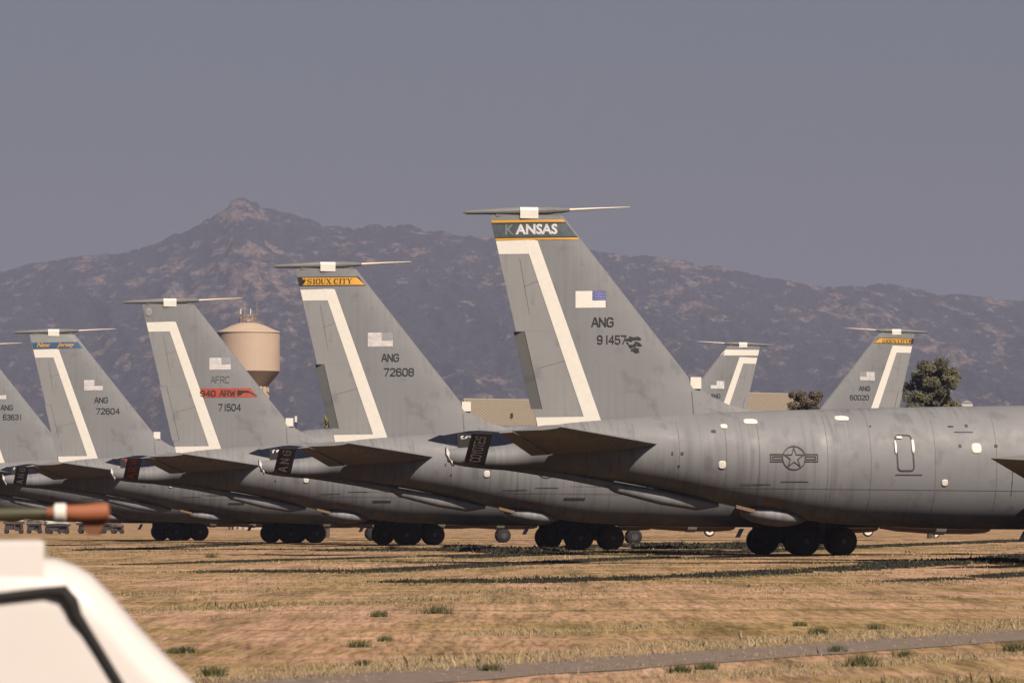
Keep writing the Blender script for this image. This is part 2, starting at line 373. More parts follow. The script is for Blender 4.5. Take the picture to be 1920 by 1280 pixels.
def build_tanker(name, loc, yaw, label, spec, group, full=True, side=-1, scale=1.0):
    r = root(name, loc, yaw, label, 'aircraft', group, scale)
    p = lambda nm, key, b, m, par=r, sm=False: part(nm, key and (key + str(side)), b, M[m] if isinstance(m, str) else m, par, sm)
    fus = p('fuselage', 'fus', fuselage, 'grey', r, True)
    # ---------- fin
    fin = p('tail_fin', 'fin', lambda: join(fin_shell(ZR, 11.34, lambda z: 0, lambda z: uh(z) - .003), fin_shell(11.342, ZT, lambda z: 0, lambda z: 1, 3),
            fin_shell(ZR, 5.02, lambda z: uh(z) - .002, lambda z: 1, 2)), 'fin', r, True)
    def dorsal():
        top = [(5.6, 7.0), (6.1, 6.48), (6.5, 6.17), (6.9, 5.93), (7.4, 5.72), (8.0, 5.57), (8.8, 5.49), (9.6, 5.42)]
        rings = []
        for i, (x, z) in enumerate(top):
            zb = 4.9; w = .20 - .012 * i
            rings.append([(x, -w, zb), (x, -w * .75, zb + (z - zb) * .6), (x, -.04, z), (x, .04, z), (x, w * .75, zb + (z - zb) * .6), (x, w, zb)])
        return loft(rings)
    p('dorsal_fin', 'dor', dorsal, 'grey')
    rud = p('rudder', 'rud', lambda: join(fin_shell(8.31, 11.32, lambda z: uh(z) + .004, lambda z: 1, 6), fin_shell(5.53, 8.308, lambda z: uh(z) + .004, lambda z: 1 - .31 / (fLE(z) - fTE(z)), 6), fin_shell(5.05, 5.528, lambda z: uh(z) + .004, lambda z: 1, 2)), 'grey2', r, True)
    def tab():
        rings = []
        for z in (5.54, 6.5, 7.5, 8.29):
            x0 = fTE(z) - .05; w = .34; yo = -side * (.17 if spec.get('tab') else 0)
            rings.append([(x0 + w, -.055, z), (x0 + w, .055, z), (x0, .012 + yo, z), (x0, -.012 + yo, z)])
        return loft(rings)
    tb = p('trim_tab', 'tab%d' % bool(spec.get('tab')), tab, 'grey3' if spec.get('tab') else 'grey2', rud)  # deflected tab takes the darker grey: its shade is put into the colour
    tp = lambda nm, key, b, m='white', par=fin: p(nm, key, b, m, par)
    zt, zb = 11.52 + spec.get('tape_dz', 0), 11.05
    tp('masking_tape', 'tape%s' % spec.get('tape_dz', 0), lambda: join(
        grid_on(fin_side, [(fTE(zt) + .01, zt), (.20, zt + .05), (.12, zb + .02), (fTE(zb) + .01, zb)], 12, 3, off=.013),
        grid_on(fin_side, [(-.19, zt + .05), (.29, zt + .03), (2.67, 4.95), (2.07, 5.0)], 24, 6, off=.017),
        grid_on(fin_side, [(.26, 5.24), (2.1, 5.27), (2.3, 4.97), (.33, 4.86)], 8, 1, off=.034)))
    p('leading_edge_wrap', 'lew', lambda: box((6.14, 0, 6.50), (.40, .24, .42)), 'white', fin)
    p('panel_seam', 'seam', lambda: join(
        grid_on(fin_side, [(2.7, 5.02), (7.0, 5.38), (7.0, 5.355), (2.7, 4.995)], 10, 1, (side,), .016),
        grid_on(fin_side, [(5.95, 6.2), (5.975, 6.2), (6.02, 5.35), (5.99, 5.35)], 1, 4, (side,), .02),
        grid_on(fin_side, [(-.35, 10.9), (-.335, 10.9), (.03, 8.9), (.015, 8.9)], 1, 8, (side,), .010),
        grid_on(fin_side, [(-.2, 9.9), (.55, 10.2), (.55, 10.188), (-.2, 9.888)], 4, 1, (side,), .010),
        grid_on(fin_side, [(.35, 7.0), (1.4, 7.3), (1.4, 7.288), (.35, 6.988)], 4, 1, (side,), .010)), 'hseam', fin)['kind'] = 'stuff'
    # ---------- antenna boom on the fin tip
    ant = p('fin_tip_antenna', 'ant', lambda: tube([(-2.4, 0, 12.52), (-2.25, 0, 12.53), (-1.5, 0, 12.56), (-.4, 0, 12.60), (.7, 0, 12.62), (1.3, 0, 12.65), (1.5, 0, 12.66)],
            [.02, .075, .10, .15, .15, .09, .06]), 'grey3', r, True)
    p('antenna_tip', 'antt', lambda: tube([(1.5, 0, 12.66), (2.6, 0, 12.73), (3.72, 0, 12.79)], [.055, .035, .012], 8), 'cream', ant)
    p('tape_wrap', 'antw', lambda: loft([[(x, a * .17, 12.53 + b) for a, b in ((-1, -.20), (-1.06, .1), (-.8, .2), (.8, .2), (1.06, .1), (1, -.20))] for x in (-.34, .32)]), 'white', ant)
    p('antenna_pylon', 'antp', lambda: loft([[(x, -.06, 12.4), (x, -.06, 12.58), (x, .06, 12.58), (x, .06, 12.4)] for x in (-1.2, 1.1)]), 'grey3', ant)
    # ---------- tailplane
    def tilt(vf):
        out = []
        for x, y, z in vf[0]:
            k = (abs(y) - .9) / 5.3; le = 4.78 - 5.06 * k; out.append((x, y, z - (le - x) * (.075 + .01 * k)))
        return out, vf[1]
    for s in (1, -1):
        key = 'hs%d' % s
        hs = part('tailplane', key, lambda: tilt(wing_surf(4.78, .55, -.28, -1.95, .9, 4.24, 6.2, 4.80, .20, .10, s)), M['grey'], r)
        dz = -.12 if s == 1 else -.03
        def elev():
            V, F = loft([[(xa, s * y, z + .05), (xa, s * y, z - .05), (xb, s * y, z + dz - .01), (xb, s * y, z + dz + .01)]
                         for xa, xb, y, z in ((.53, -.15, 1.15, 4.25), (-1.96, -2.42, 6.15, 4.80))])
            return tilt((V, F))
        part('elevator', key + 'e', elev, M['grey'], hs)
    # ---------- refuelling boom
    bm_ = p('refuelling_boom', 'boom', lambda: join(
        tube([(7.0, 0, 2.12), (6.2, -.05, 2.16), (4.9, -.08, 2.38), (3.2, -.05, 2.74), (3.0, 0, 2.82)], [.08, .25, .27, .20, .15], 14),
        tube([(3.1, 0, 2.84), (1.4, 0, 3.16), (-.2, 0, 3.40), (-1.9, 0, 3.62)], [.16, .15, .14, .13], 12),
        tube([(-1.9, 0, 3.62), (-2.6, 0, 3.7)], [.07, .05], 8)), 'grey', r, True)
    p('boom_nozzle_wrap', 'bnoz', lambda: loft([[(x, y * .14, z + q * .16) for y, q in ((-1, -.6), (-1, .6), (-.5, 1), (.5, 1), (1, .6), (1, -.6), (.5, -1), (-.5, -1))]
                                             for x, z in ((-3.02, 4.02), (-2.88, 3.82), (-2.80, 3.66))]), 'white', bm_)
    p('boom_highlight', 'bhigh', lambda: tube([(3.9, -.20, 2.90), (1.5, -.26, 3.33)], .028, 8), 'cap', bm_)  # thin pale tube added as the highlight line along the boom
    for s in (1, -1):
        def plate():
            A = [(-2.42, s * .42, 3.70), (-1.70, s * .42, 3.54), (-1.62, s * 1.36, 4.64), (-2.34, s * 1.36, 4.66)]
            nrm = Vector((0, s * -.75, .65)) * .035
            up = [Vector(a) + nrm for a in A]; dn = [Vector(a) - nrm for a in A]
            return [tuple(v) for v in up + dn], [(0, 1, 2, 3), (7, 6, 5, 4), (0, 4, 5, 1), (1, 5, 6, 2), (2, 6, 7, 3), (3, 7, 4, 0)]
        part('ruddervator', 'rv%d' % s, plate, M['blackm'], bm_)
    if spec.get('boom_text'):
        txt, mt = spec['boom_text']
        def btext():
            V, F, w = strokes(txt, .95 if len(txt) > 4 else 1.0, 5.0 if len(txt) > 4 else 7.5); out = []
            P0 = Vector((-1.80, -.42, 3.56)); U = (Vector((-1.72, -1.36, 4.64)) - P0); W = Vector((-.50, 0, .03))
            nn = Vector((0, -.75, -.65)) * .045
            for a, b in V:
                u = .10 + .80 * a / w; v = .0 + .72 * (b / 6)
                out.append(tuple(P0 + U * u + W * (v + .25) * .95 + nn))
            return out, F
        part('boom_lettering', None, btext, M[mt], bm_)
        def btext2():       # inner face of the far ruddervator: sunlight put into whiter lettering
            V, F, w = strokes(txt, 1.0, 5.0 if len(txt) > 4 else 7.5); out = []
            P0 = Vector((-1.80, .42, 3.56)); U = (Vector((-1.72, 1.36, 4.64)) - P0); W = Vector((-.50, 0, .03)); nn = Vector((0, -.75, .65)) * .045
            for a, b in V: out.append(tuple(P0 + U * (.10 + .80 * a / w) + W * (.72 * b / 6 + .25) * .95 + nn))
            return out, F
        part('boom_lettering', None, btext2, M['lettwhite' if mt != 'darkred' else mt], bm_)
    # ---------- boom operator's pod, blade antenna, tan strips, patches
    def pod():
        return revolve([(-1.35, .02), (-1.2, .22), (-.8, .38), (-.1, .46), (.6, .44), (1.1, .33), (1.5, .17), (1.75, .02)], 'x', (0, 0, 0), 20)
    V, F = pod(); V = [(v[0] * .80 + 8.9, v[1] * 1.7, v[2] * .80 + 1.74 - .09 * v[0]) for v in V]
    p('boom_operator_pod', 'pod', (V, F), 'grey', r, True)
    p('sealing_strip', 'strip0', lambda: loft([[(x, -1.02, z + .07), (x, -1.02, z - .05), (x, -.9, z - .07), (x, -.9, z + .07)] for x, z in ((7.4, 2.05), (8.1, 1.88))]), 'tan', fus)
    p('sealing_strip', 'strip1', grid_on(fus_side, [(8.44, 2.39), (9.1, 2.28), (9.1, 2.12), (8.44, 2.22)], 4, 2, (side,), .02), 'tan', fus)
    p('blade_antenna', 'bla', lambda: loft([[(18.5 + dx, -.04, z), (18.7 + dx, -.04, z), (18.7 + dx, .04, z), (18.5 + dx, .04, z)] for dx, z in ((0, 1.17), (-.2, .78))]), 'white', fus)
    if full:
        p('aft_access_wrap', 'aaw', lambda: blob_on(fus_side, 18.6, 1.80, .26, .17, side), 'white2', fus)
    for i, (x, z, a, b) in enumerate(((6.91, 4.93, .13, .085), (7.93, 5.11, .25, .10), (11.33, 5.24, .26, .09), (6.75, 3.54, .14, .15), (14.96, 2.91, .12, .125), (16.16, 4.16, .19, .19))):
        p('sealed_opening', 'so%d' % i, lambda: blob_on(fus_side, x, z, a, b, side), 'white', fus)
    p('national_insignia', 'ins', lambda: on(fus_side, insignia(), 9.36, 3.80, side), 'seam', fus)
    def hatch():
        a, b, c = .30, .64, .13; pts = []
        for cx, cz, s0 in ((a - c, b - c, 0), (-a + c, b - c, 90), (-a + c, -b + c, 180), (a - c, -b + c, 270)):
            pts += [(cx + c * math.cos(R(s0 + k * 30)) + (cz + c * math.sin(R(s0 + k * 30))) * -.04, cz + c * math.sin(R(s0 + k * 30))) for k in range(4)]
        return on(fus_side, polyline2(pts, .05, True), 13.47, 3.99, side)
    ht = p('escape_hatch', 'ht', hatch, 'seam', fus)
    for i, (x, z, a, b) in enumerate(((13.13, 4.2, .045, .25), (13.78, 4.23, .06, .25), (13.30, 4.55, .12, .05))):
        p('sealed_opening', 'hto%d' % i, lambda: blob_on(fus_side, x, z, a, b, side, .026), 'white', fus)
    def rows():     # worn small print and grime marks low on the rear fuselage
        V, F = [], []
        for k in range(9):
            v, f = grid_on(fus_side, [(10.2 + k * .105, 2.52), (10.28 + k * .105, 2.52), (10.28 + k * .105, 2.42), (10.2 + k * .105, 2.42)], 1, 1, (side,), .015)
            n = len(V); V += v; F += [tuple(i + n for i in q) for q in f]
        return V, F
    def frames():
        V, F = [], []
        for x in [1.9, 3.6, 5.2, 6.9, 8.1, 10.6, 12.2, 14.6, 16.9, 18.9]:
            t, b_, w = fs(x)
            v, f = grid_on(fus_side, [(x, t - .25), (x + .016, t - .25), (x + .016, b_ + .5), (x, b_ + .5)], 1, 14, (side,), .006); n = len(V); V += v; F += [tuple(i + n for i in q) for q in f]
        for z0, z1 in ((2.78, 2.62),):
            v, f = grid_on(fus_side, [(1.5, z0), (19, z1), (19, z1 - .014), (1.5, z0 - .014)], 24, 1, (side,), .006); n = len(V); V += v; F += [tuple(i + n for i in q) for q in f]
        return V, F
    p('panel_seam', 'frames', frames, 'hseam', fus)['kind'] = 'stuff'
    if spec.get('small_print'): p('worn_print', 'rows', rows, 'black', fus)
    def bits():
        V, F = [], []
        for x, z, a, b in ((15.3, 4.95, .10, .03), (15.9, 4.98, .05, .05), (15.75, 4.75, .35, .014), (15.55, 4.25, .05, .05), (16.9, 4.25, .06, .05), (4.95, 3.95, .03, .06), (5.3, 3.95, .05, .05), (5.2, 3.5, .04, .04), (6.5, 4.75, .08, .05), (13.6, 3.2, .5, .02), (12.3, 4.95, .03, .03), (8.0, 2.85, .55, .012), (9.4, 2.95, .5, .012), (17.5, 2.9, .012, .45)):
            v, f = grid_on(fus_side, [(x - a, z + b), (x + a, z + b), (x + a, z - b), (x - a, z - b)], 2, 2, (side,), .015); n = len(V); V += v; F += [tuple(i + n for i in q) for q in f]
        return V, F
    p('access_mark', 'bits', bits, 'seam', fus)['kind'] = 'stuff'
    # ---------- markings on the fin
    fl = side > 0
    def T(nm, vf, mt, x, z, h, w=None, slant=.006, off=.022, par=fin):
        part(nm, None, text_on(fin_side, vf, x, z, h, w, side, off, 0 if fl else slant, fl), M[mt], par)
    def Q(nm, mt, c, nu=8, nv=3, off=.014, par=fin): return part(nm, None, grid_on(fin_side, c, nu, nv, (side,), off), M[mt], par)
    for it in spec.get('text', []):
        T('fin_lettering', strokes(it[0], it[6] if len(it) > 6 else .95), it[1], it[2], it[3], it[4], it[5])
    fx = spec.get('flag')
    if fx:
        x0, z0, kind = fx; w, h = 1.10, .60
        fg = Q('flag', 'white' if kind == 'plain' else 'lettwhite', [(x0, z0 + h), (x0 + w, z0 + h + .02), (x0 + w, z0 + .02), (x0, z0)], 4, 2)
        X = lambda a, b: (x0 + a * w, z0 + b * h)
        if side > 0: X = lambda a, b: (x0 + (1 - a) * w + 0, z0 + b * h); X = (lambda a, b: (x0 + a * w, z0 + b * h))
        if kind != 'plain' and kind != 'notched':
            for k in range(6):
                b0 = (2 * k + 1) / 13; Q('flag_stripe', 'pink', [X(.02, b0 + .05), X(.98 if k < 3 else .56, b0 + .05), X(.98 if k < 3 else .56, b0), X(.02, b0)], 2, 1, .018, fg)
        cant = {'plain': 'navy', 'stripes': 'fgrey', 'missing': 'fin', 'notched': 'fin'}[kind]
        cx = (.56, 1.0)
        Q('flag_canton', cant, [X(cx[0], 1.02), X(cx[1] + .005, 1.04), X(cx[1] + .005, .48), X(cx[0], .46)], 3, 2, .020, fg)
        if kind == 'plain':
            V, F = [], []
            for i in range(8):
                for j in range(5):
                    a = .585 + i * .052 + (j % 2) * .02; b = .53 + j * .1
                    v, f = grid_on(fin_side, [X(a, b + .04), X(a + .022, b + .04), X(a + .022, b), X(a, b)], 1, 1, (side,), .026); n = len(V); V += v; F += [tuple(q + n for q in g) for g in f]
            part('star_field', None, (V, F), M['lettwhite'], fg)['kind'] = 'stuff'
    b = spec.get('band')
    fr = lambda z, e=.0: fLE(z) - e
    if b == 'kansas':
        zt_, zb_ = 12.22, 11.60
        Q('tail_band', 'slate', [(fTE(zt_), zt_), (fr(zt_, .17), zt_ + .06), (fr(zb_, .15), zb_ + .07), (fTE(zb_), zb_)], 12, 3)
        for za, zc, mt in ((12.245, 12.165, 'yellow'), (12.165, 12.125, 'black'), (11.65, 11.61, 'black'), (11.61, 11.54, 'yellow')):
            Q('band_stripe', mt, [(fTE(za) + .005, za), (fr(za, .16), za + .06), (fr(zc, .16), zc + .06), (fTE(zc) + .005, zc)], 12, 1, .018)
        f = font_mesh('ANSAS', .035)
        T('band_lettering', f, 'lettwhite', -.50, 11.75, .37, 1.52, .02)
        T('band_lettering', font_mesh('K', .0), 'graphite', -.86, 11.74, .37, .30, .02)
    if b == 'sioux':
        zt_, zb_ = 12.07, 11.68
        Q('tail_band', 'black', [(fTE(zt_), zt_), (fr(zt_, .22), zt_ + .05), (fr(zb_, .20), zb_ + .04), (fTE(zb_), zb_)], 12, 3)
        Q('band_stripe', 'yellow', [(fTE(zt_) + (.22 if not fl else .2), zt_ - .03), (fr(zt_, .30), zt_ + .01), (fr(zb_, .25), zb_ + .08), (fTE(zb_) + .16, zb_ + .04)], 12, 3, .018)
        f = serif('SIOUX CITY')
        T('band_lettering', f, 'black', -.90, 11.76, .25, 1.95, .02, .024)
        pw = [(0, 0), (.10, .02), (.14, .12), (.21, .22), (.13, .17), (.12, .26), (.07, .19), (.02, .24), (.03, .12)]
        part('paw_mark', None, text_on(fin_side, (pw, [tuple(range(9))]), -1.14, 11.76, .26, None, side, .024, 0, fl), M['blackm'], fin)
    if b == 'jersey':
        Q('tail_cap', 'cap', [(fTE(12.40), 12.40), (fr(12.40, .05), 12.42), (fr(11.6, .03), 11.6), (fTE(11.6), 11.6)], 12, 4, .012)
        Q('tail_band', 'blue', [(fTE(11.93) + .02, 11.93), (fr(11.93, .26), 12.0), (fr(11.6, .22), 11.62), (fTE(11.6) + .02, 11.6)], 12, 3, .018)
        f1 = font_mesh('New', .02, .35); f2 = font_mesh('Jersey', .02, .35)
        T('band_lettering', f1, 'yellow', -1.0, 11.66, .28, .80, .02, .026); T('band_lettering', f2, 'yellow', .18, 11.64, .30, 1.05, .02, .026)
    if b == 'white':
        Q('tail_band', 'white', [(fTE(12.15), 12.15), (fr(12.15, .1), 12.15), (fr(11.72, .0), 11.70), (fTE(11.72), 11.70)], 10, 3)
    if spec.get('dot'):
        part('pale_dot', None, blob_on(fin_side, -1.08, 12.02, .18, .22, side, .004, 2), M['cap'], fin)
    if spec.get('arw'):
        Q('red_band', 'red', [(1.42, 8.19), (4.13, 8.23), (4.45, 7.76), (1.62, 7.73)], 10, 3)
        T('band_lettering', strokes('940 ARW', 1.1), 'black', 1.55, 7.80, .33, 1.78, .012)
        part('feather_mark', None, text_on(fin_side, ([(0, 0), (1.05, 0), (.55, .25), (0, .27)], [(0, 1, 2, 3)]), 3.42, 7.84, .27, None, side, .022), M['black'], fin)
    if spec.get('scrubbed'):
        V, F = [], []; rr = random.Random(3)
        for k in range(34):
            x = 3.54 + rr.random() * .50; z = 7.60 + rr.random() * .50; a = .03 + rr.random() * .09; c = .012 + rr.random() * .03; tl = rr.uniform(-.05, .05)
            if k < 5: x, z, a, c = 3.80 + rr.uniform(-.1, .05), 8.08 + rr.uniform(-.03, .03), .2, .03
            v, f = grid_on(fin_side, [(x - a, z + c - tl), (x + a, z + c + tl), (x + a * .8, z - c + tl), (x - a * .8, z - c - tl)], 1, 1, (side,), .016 + k * .0004); n = len(V); V += v; F += [tuple(q + n for q in g) for g in f]
        part('scratched_emblem', None, (V, F), M['black'], fin)
    if not full: 
        return r
    # ---------- wings, engines, gear
    for s in (1, -1):
        w = part('wing', 'wing%d' % s, lambda: join(wing_surf(27.0, 18.6, 22.0, 17.2, 1.5, 1.75, 8.0, 2.32, .62, .42, s, 4), wing_surf(22.0, 17.2, 13.5, 10.9, 8.0, 2.32, 19.94, 3.60, .42, .14, s, 6)), M['grey'], r)
        part('wing_flap', 'flap%d' % s, lambda: loft([[(xa, s * y, z + .03), (xa, s * y, z - .12), (xb, s * y, z - .10), (xb, s * y, z - .07)] for xa, xb, y, z in ((18.55, 17.5, 1.9, 1.79), (17.15, 16.3, 7.9, 2.31))]), M['grey'], w)
        for j, (ex, ey, ez) in enumerate(((22.4, 8.5, 1.52), (17.8, 14.3, 1.98))):
            V, F = revolve([(0, .15), (.05, .34), (.8, .46), (2.2, .56), (4.0, .58), (4.7, .53), (4.9, .46), (4.85, .40), (4.2, .36), (4.1, .02)], 'x', (ex, s * ey, ez), 22)
            en = part('engine', 'eng%d%d' % (s, j), (V, F), M['rust'], r, True)
            part('engine_band', 'engb%d%d' % (s, j), revolve([(2.4, .575), (2.42, .60), (2.85, .61), (2.87, .59)], 'x', (ex, s * ey, ez), 22), M['white'], en)
            part('pylon', 'pyl%d%d' % (s, j), loft([[(ex + .6, s * ey - .08, z), (ex + xx, s * ey - .08, z), (ex + xx, s * ey + .08, z), (ex + .6, s * ey + .08, z)] for xx, z in ((3.9, ez + .5), (2.2, ez + 1.0))]), M['grey'], w)
        g = part('main_gear', 'mg%d' % s, lambda: join(tube([(21.3, s * 3.3, 2.1), (21.3, s * 3.35, .62)], [.17, .13], 12), tube([(20.35, s * 3.35, .62), (22.25, s * 3.35, .62)], .12, 10),
                 tube([(20.45, s * 2.75, .62), (20.45, s * 3.95, .62)], .08, 8), tube([(22.15, s * 2.75, .62), (22.15, s * 3.95, .62)], .08, 8), box((21.0, s * 2.3, 1.15), (2.6, .06, .75)), tube([(21.3, s * 3.3, 1.8), (22.6, s * 2.6, 1.9)], .07, 8)), M['strut'], r)
        for ax in (20.45, 22.15):
            for oy in (-.44, .44):
                part('tyre', 'tyre', revolve([(-.2, .3), (-.21, .45), (-.18, .56), (-.10, .615), (0, .625), (.10, .615), (.18, .56), (.21, .45), (.2, .3)], 'y', (0, 0, 0), 30), M['tyre'], g, True).location = (ax, s * 3.35 + oy, .622)
                part('wheel_hub', 'hub', revolve([(-.205, .02), (-.21, .12), (-.16, .15), (-.17, .25), (-.205, .30), (.205, .30), (.17, .25), (.16, .15), (.21, .12), (.205, .02)], 'y', (0, 0, 0), 20), M['hub'], g).location = (ax, s * 3.35 + oy, .622)
    g = part('nose_gear', 'ng', lambda: join(tube([(35.2, 0, 1.6), (35.2, 0, .45)], .11, 10), tube([(35.2, -.4, .46), (35.2, .4, .46)], .06, 8)), M['strut'], r)
    for oy in (-.3, .3):
        part('tyre', 'ntyre', revolve([(-.13, .2), (-.13, .36), (-.08, .46), (0, .48), (.08, .46), (.13, .36), (.13, .2)], 'y', (0, 0, 0), 26), M['blackm'], g, True).location = (35.2, oy, .48)
        part('wheel_hub', 'nhub', revolve([(-.14, .02), (-.145, .2), (.145, .2), (.14, .02)], 'y', (0, 0, 0), 20), M['strut'], g).location = (35.2, oy, .48)
    return r

YAW = R(12.5)
GR = 'grey tanker aircraft parked side by side in the row'
build_tanker('tanker_aircraft', (.59, 190.5, 0), YAW, 'nearest grey tanker aircraft, its fin banded KANSAS and numbered 91457', dict(
    band='kansas', tab=True, flag=(1.67, 9.15, 'plain'), scrubbed=True, boom_text=('COYOTES', 'pinkgrey'),
    text=[('ANG', 'black', 2.27, 8.50, .36, .80), ('9|1457', 'black', 2.47, 7.88, .34, 1.07)]), GR)
build_tanker('tanker_aircraft', (-8.01, 231.5, 0), YAW, 'grey tanker aircraft with yellow SIOUX CITY band and number 72608, second from the right', dict(
    band='sioux', tab=True, small_print=True, flag=(1.74, 9.07, 'stripes'), boom_text=('ANG', 'pinkgrey'),
    text=[('ANG', 'black', 2.36, 8.45, .36, .76), ('72608', 'black', 2.46, 7.82, .37, 1.32)]), GR)
build_tanker('tanker_aircraft', (-17.35, 270.3, 0), YAW, 'grey tanker aircraft with a red 940 ARW band across its fin, before the water tower', dict(
    small_print=True, dot=True, arw=True, flag=(2.0, 9.14, 'stripes'), boom_text=('ARW', 'darkred'),
    text=[('AFRC', 'faint', 2.08, 8.48, .36, .95, .6), ('71504', 'black', 2.47, 7.08, .38, 1.14)]), GR)
build_tanker('tanker_aircraft', (-27.04, 314.5, 0), YAW, 'grey tanker aircraft with blue New Jersey band and number 72604 on its fin', dict(
    band='jersey', small_print=True, flag=(1.79, 9.14, 'missing'), boom_text=('ANG', 'pinkgrey'),
    text=[('ANG', 'black', 2.41, 8.42, .36, .80), ('72604', 'black', 2.52, 7.76, .38, 1.38)]), GR)
build_tanker('tanker_aircraft', (-34.97, 340.1, 0), YAW, 'grey tanker aircraft numbered 63631, its fin cut by the left edge', dict(
    flag=(1.60, 9.17, 'missing'), text=[('ANG', 'black', 2.36, 8.50, .36, .76), ('63631', 'black', 2.50, 7.88, .38, 1.14)]), GR)
build_tanker('tanker_aircraft', (-44.4, 374.0, 0), YAW, 'farthest grey tanker aircraft of the row, showing only its belly and wheels at the left', dict(small_print=True), GR)
GR2 = 'tanker aircraft facing left behind the row'
bplanes = [build_tanker('tanker_aircraft', (27.35, 380, 2.3), R(180 + 12), 'grey tanker tail facing left with yellow SIOUX CITY band, in front of the large tree', dict(
    band='sioux', flag=(1.62, 9.07, 'stripes'), text=[('ANG', 'black', 1.95, 8.35, .36, .85), ('60020', 'black', 2.05, 7.70, .38, 1.40)]), GR2, full=False, side=1),
  build_tanker('tanker_aircraft', (18.2, 421, 2.7), R(180 + 12), 'grey tanker tail facing left with a plain white band, behind the nearest fin', dict(
    band='white', flag=(1.55, 9.07, 'notched'), text=[('ANG', 'black', 1.85, 8.35, .36, .80)]), GR2, full=False, side=1)]
for q, xs in zip(bplanes, ((7.1, 23.2), (13.3, 26.4))):       # these stored fuselages stand on cradles
    for x in xs:
        part('cradle', 'crad%.1f' % q.location.z, lambda: join(box((0, 0, -.1), (.5, 3.2, 2.6)), box((0, 0, -q.location.z + .2), (1.2, 3.8, .4)), box((0, 0, -1.2), (.35, 2.4, 2.4))), M['strut'], q).location = (x, 0, 0)

# ------------------------------------------------------------------ ground
def ground():
    ys = np.concatenate([np.linspace(8, 50, 8), np.linspace(52, 420, 260), np.geomspace(430, 30000, 60)])
    V, F = [], []; nx = 90
    for d in ys:
        half = 60 + d * .35 if d < 450 else 60 + d * .8
        for i in range(nx + 1):
            x = -half + 2 * half * i / nx; v = x * .923 - d * .385
            z = 0.0
            if d < 420: z = .035 * mn.noise(Vector((v * .55, 3.1, d * .01))) + .02 * mn.noise(Vector((x * .5, d * .5, 0)))
            if -25.2 < v < -20.3: z *= max(0, min(1, abs(v + 22.75) - 1.45))
            V.append((x, d, z))
    for j in range(len(ys) - 1):
        for i in range(nx):
            a = j * (nx + 1) + i; F.append((a, a + 1, a + nx + 2, a + nx + 1))
    return V, F
gm = bpy.data.materials.new('dry_desert_ground'); nt, b = nodes_of(gm); L = nt.links.new
b.inputs['Roughness'].default_value = .95; b.inputs['Specular IOR Level'].default_value = .1
tc = nt.nodes.new('ShaderNodeTexCoord')
def gnoise(scale, rot, sx, sy, det=8, dist=0):
    mp = nt.nodes.new('ShaderNodeMapping'); mp.inputs['Rotation'].default_value = (0, 0, rot); mp.inputs['Scale'].default_value = (sx, sy, 1)
    n = nt.nodes.new('ShaderNodeTexNoise'); n.inputs['Scale'].default_value = scale; n.inputs['Detail'].default_value = det; n.inputs['Distortion'].default_value = dist
    L(tc.outputs['Object'], mp.inputs[0]); L(mp.outputs[0], n.inputs[0]); return n.outputs[0]
def gramp(inp, stops):
    r = nt.nodes.new('ShaderNodeValToRGB'); e = r.color_ramp.elements
    e[0].position, e[0].color = stops[0][0], stops[0][1] + (1,); e[1].position, e[1].color = stops[-1][0], stops[-1][1] + (1,)
    for p_, c_ in stops[1:-1]: q = e.new(p_); q.color = c_ + (1,)
    L(inp, r.inputs[0]); return r.outputs[0]
def gmix(f, a, c, mode='MIX'):
    m = nt.nodes.new('ShaderNodeMix'); m.data_type = 'RGBA'; m.blend_type = mode
    if isinstance(f, float): m.inputs[0].default_value = f
    else: L(f, m.inputs[0])
    L(a, m.inputs[6]); L(c, m.inputs[7]); return m.outputs[2]
ROT = -math.atan2(.923, .385)      # bands run along the old vehicle tracks
bands = gnoise(.35, ROT, .018, 1.0, 6)
soil = gramp(gnoise(.5, ROT, .08, 1.0, 10), [(.3, (.42, .25, .15)), (.5, (.56, .35, .225)), (.72, (.66, .45, .31))])
grass = gramp(gnoise(3.0, 0, 1, 1, 10), [(.3, (.22, .165, .065)), (.55, (.38, .27, .11)), (.75, (.48, .35, .165))])
far = gramp(gnoise(.9, 0, 1, 1, 6), [(.35, (.30, .21, .12)), (.7, (.40, .28, .17))])
bm1 = gramp(bands, [(.46, (0, 0, 0)), (.51, (1, 1, 1))])
patch = gramp(gnoise(.22, ROT, .25, 1, 8), [(.42, (0, 0, 0)), (.6, (1, 1, 1))])
bare = gramp(gnoise(.10, 0, 1.0, .22, 6, .6), [(.50, (1, 1, 1)), (.57, (0, 0, 0))])
fac = gmix(1.0, gmix(.35, bm1, patch), bare, 'MULTIPLY')
base = gmix(fac, soil, grass)
fine = gramp(gnoise(12, 0, 1, .05, 8), [(.36, (.62, .60, .58)), (.5, (.96, .95, .94)), (.64, (1.12, 1.11, 1.10))])
base = gmix(1.0, base, fine, 'MULTIPLY')
mott = gramp(gnoise(.8, 0, 1.0, .06, 12), [(.37, (.64, .66, .58)), (.47, (.95, .95, .92)), (.60, (1.08, 1.06, 1.05))])
base = gmix(1.0, base, mott, 'MULTIPLY')
mott2 = gramp(gnoise(4.0, 0, 1.0, .035, 10), [(.38, (.74, .74, .70)), (.50, (1, 1, 1)), (.66, (1.12, 1.10, 1.06))])
base = gmix(1.0, base, mott2, 'MULTIPLY')
L(base, b.inputs['Base Color'])
bp = nt.nodes.new('ShaderNodeBump'); bp.inputs['Strength'].default_value = .7; bp.inputs['Distance'].default_value = .05
L(gnoise(6, 0, 1, 1, 10), bp.inputs['Height']); L(bp.outputs[0], b.inputs['Normal'])
g = part('ground', None, ground, gm, None, True, False); g['kind'] = 'structure'
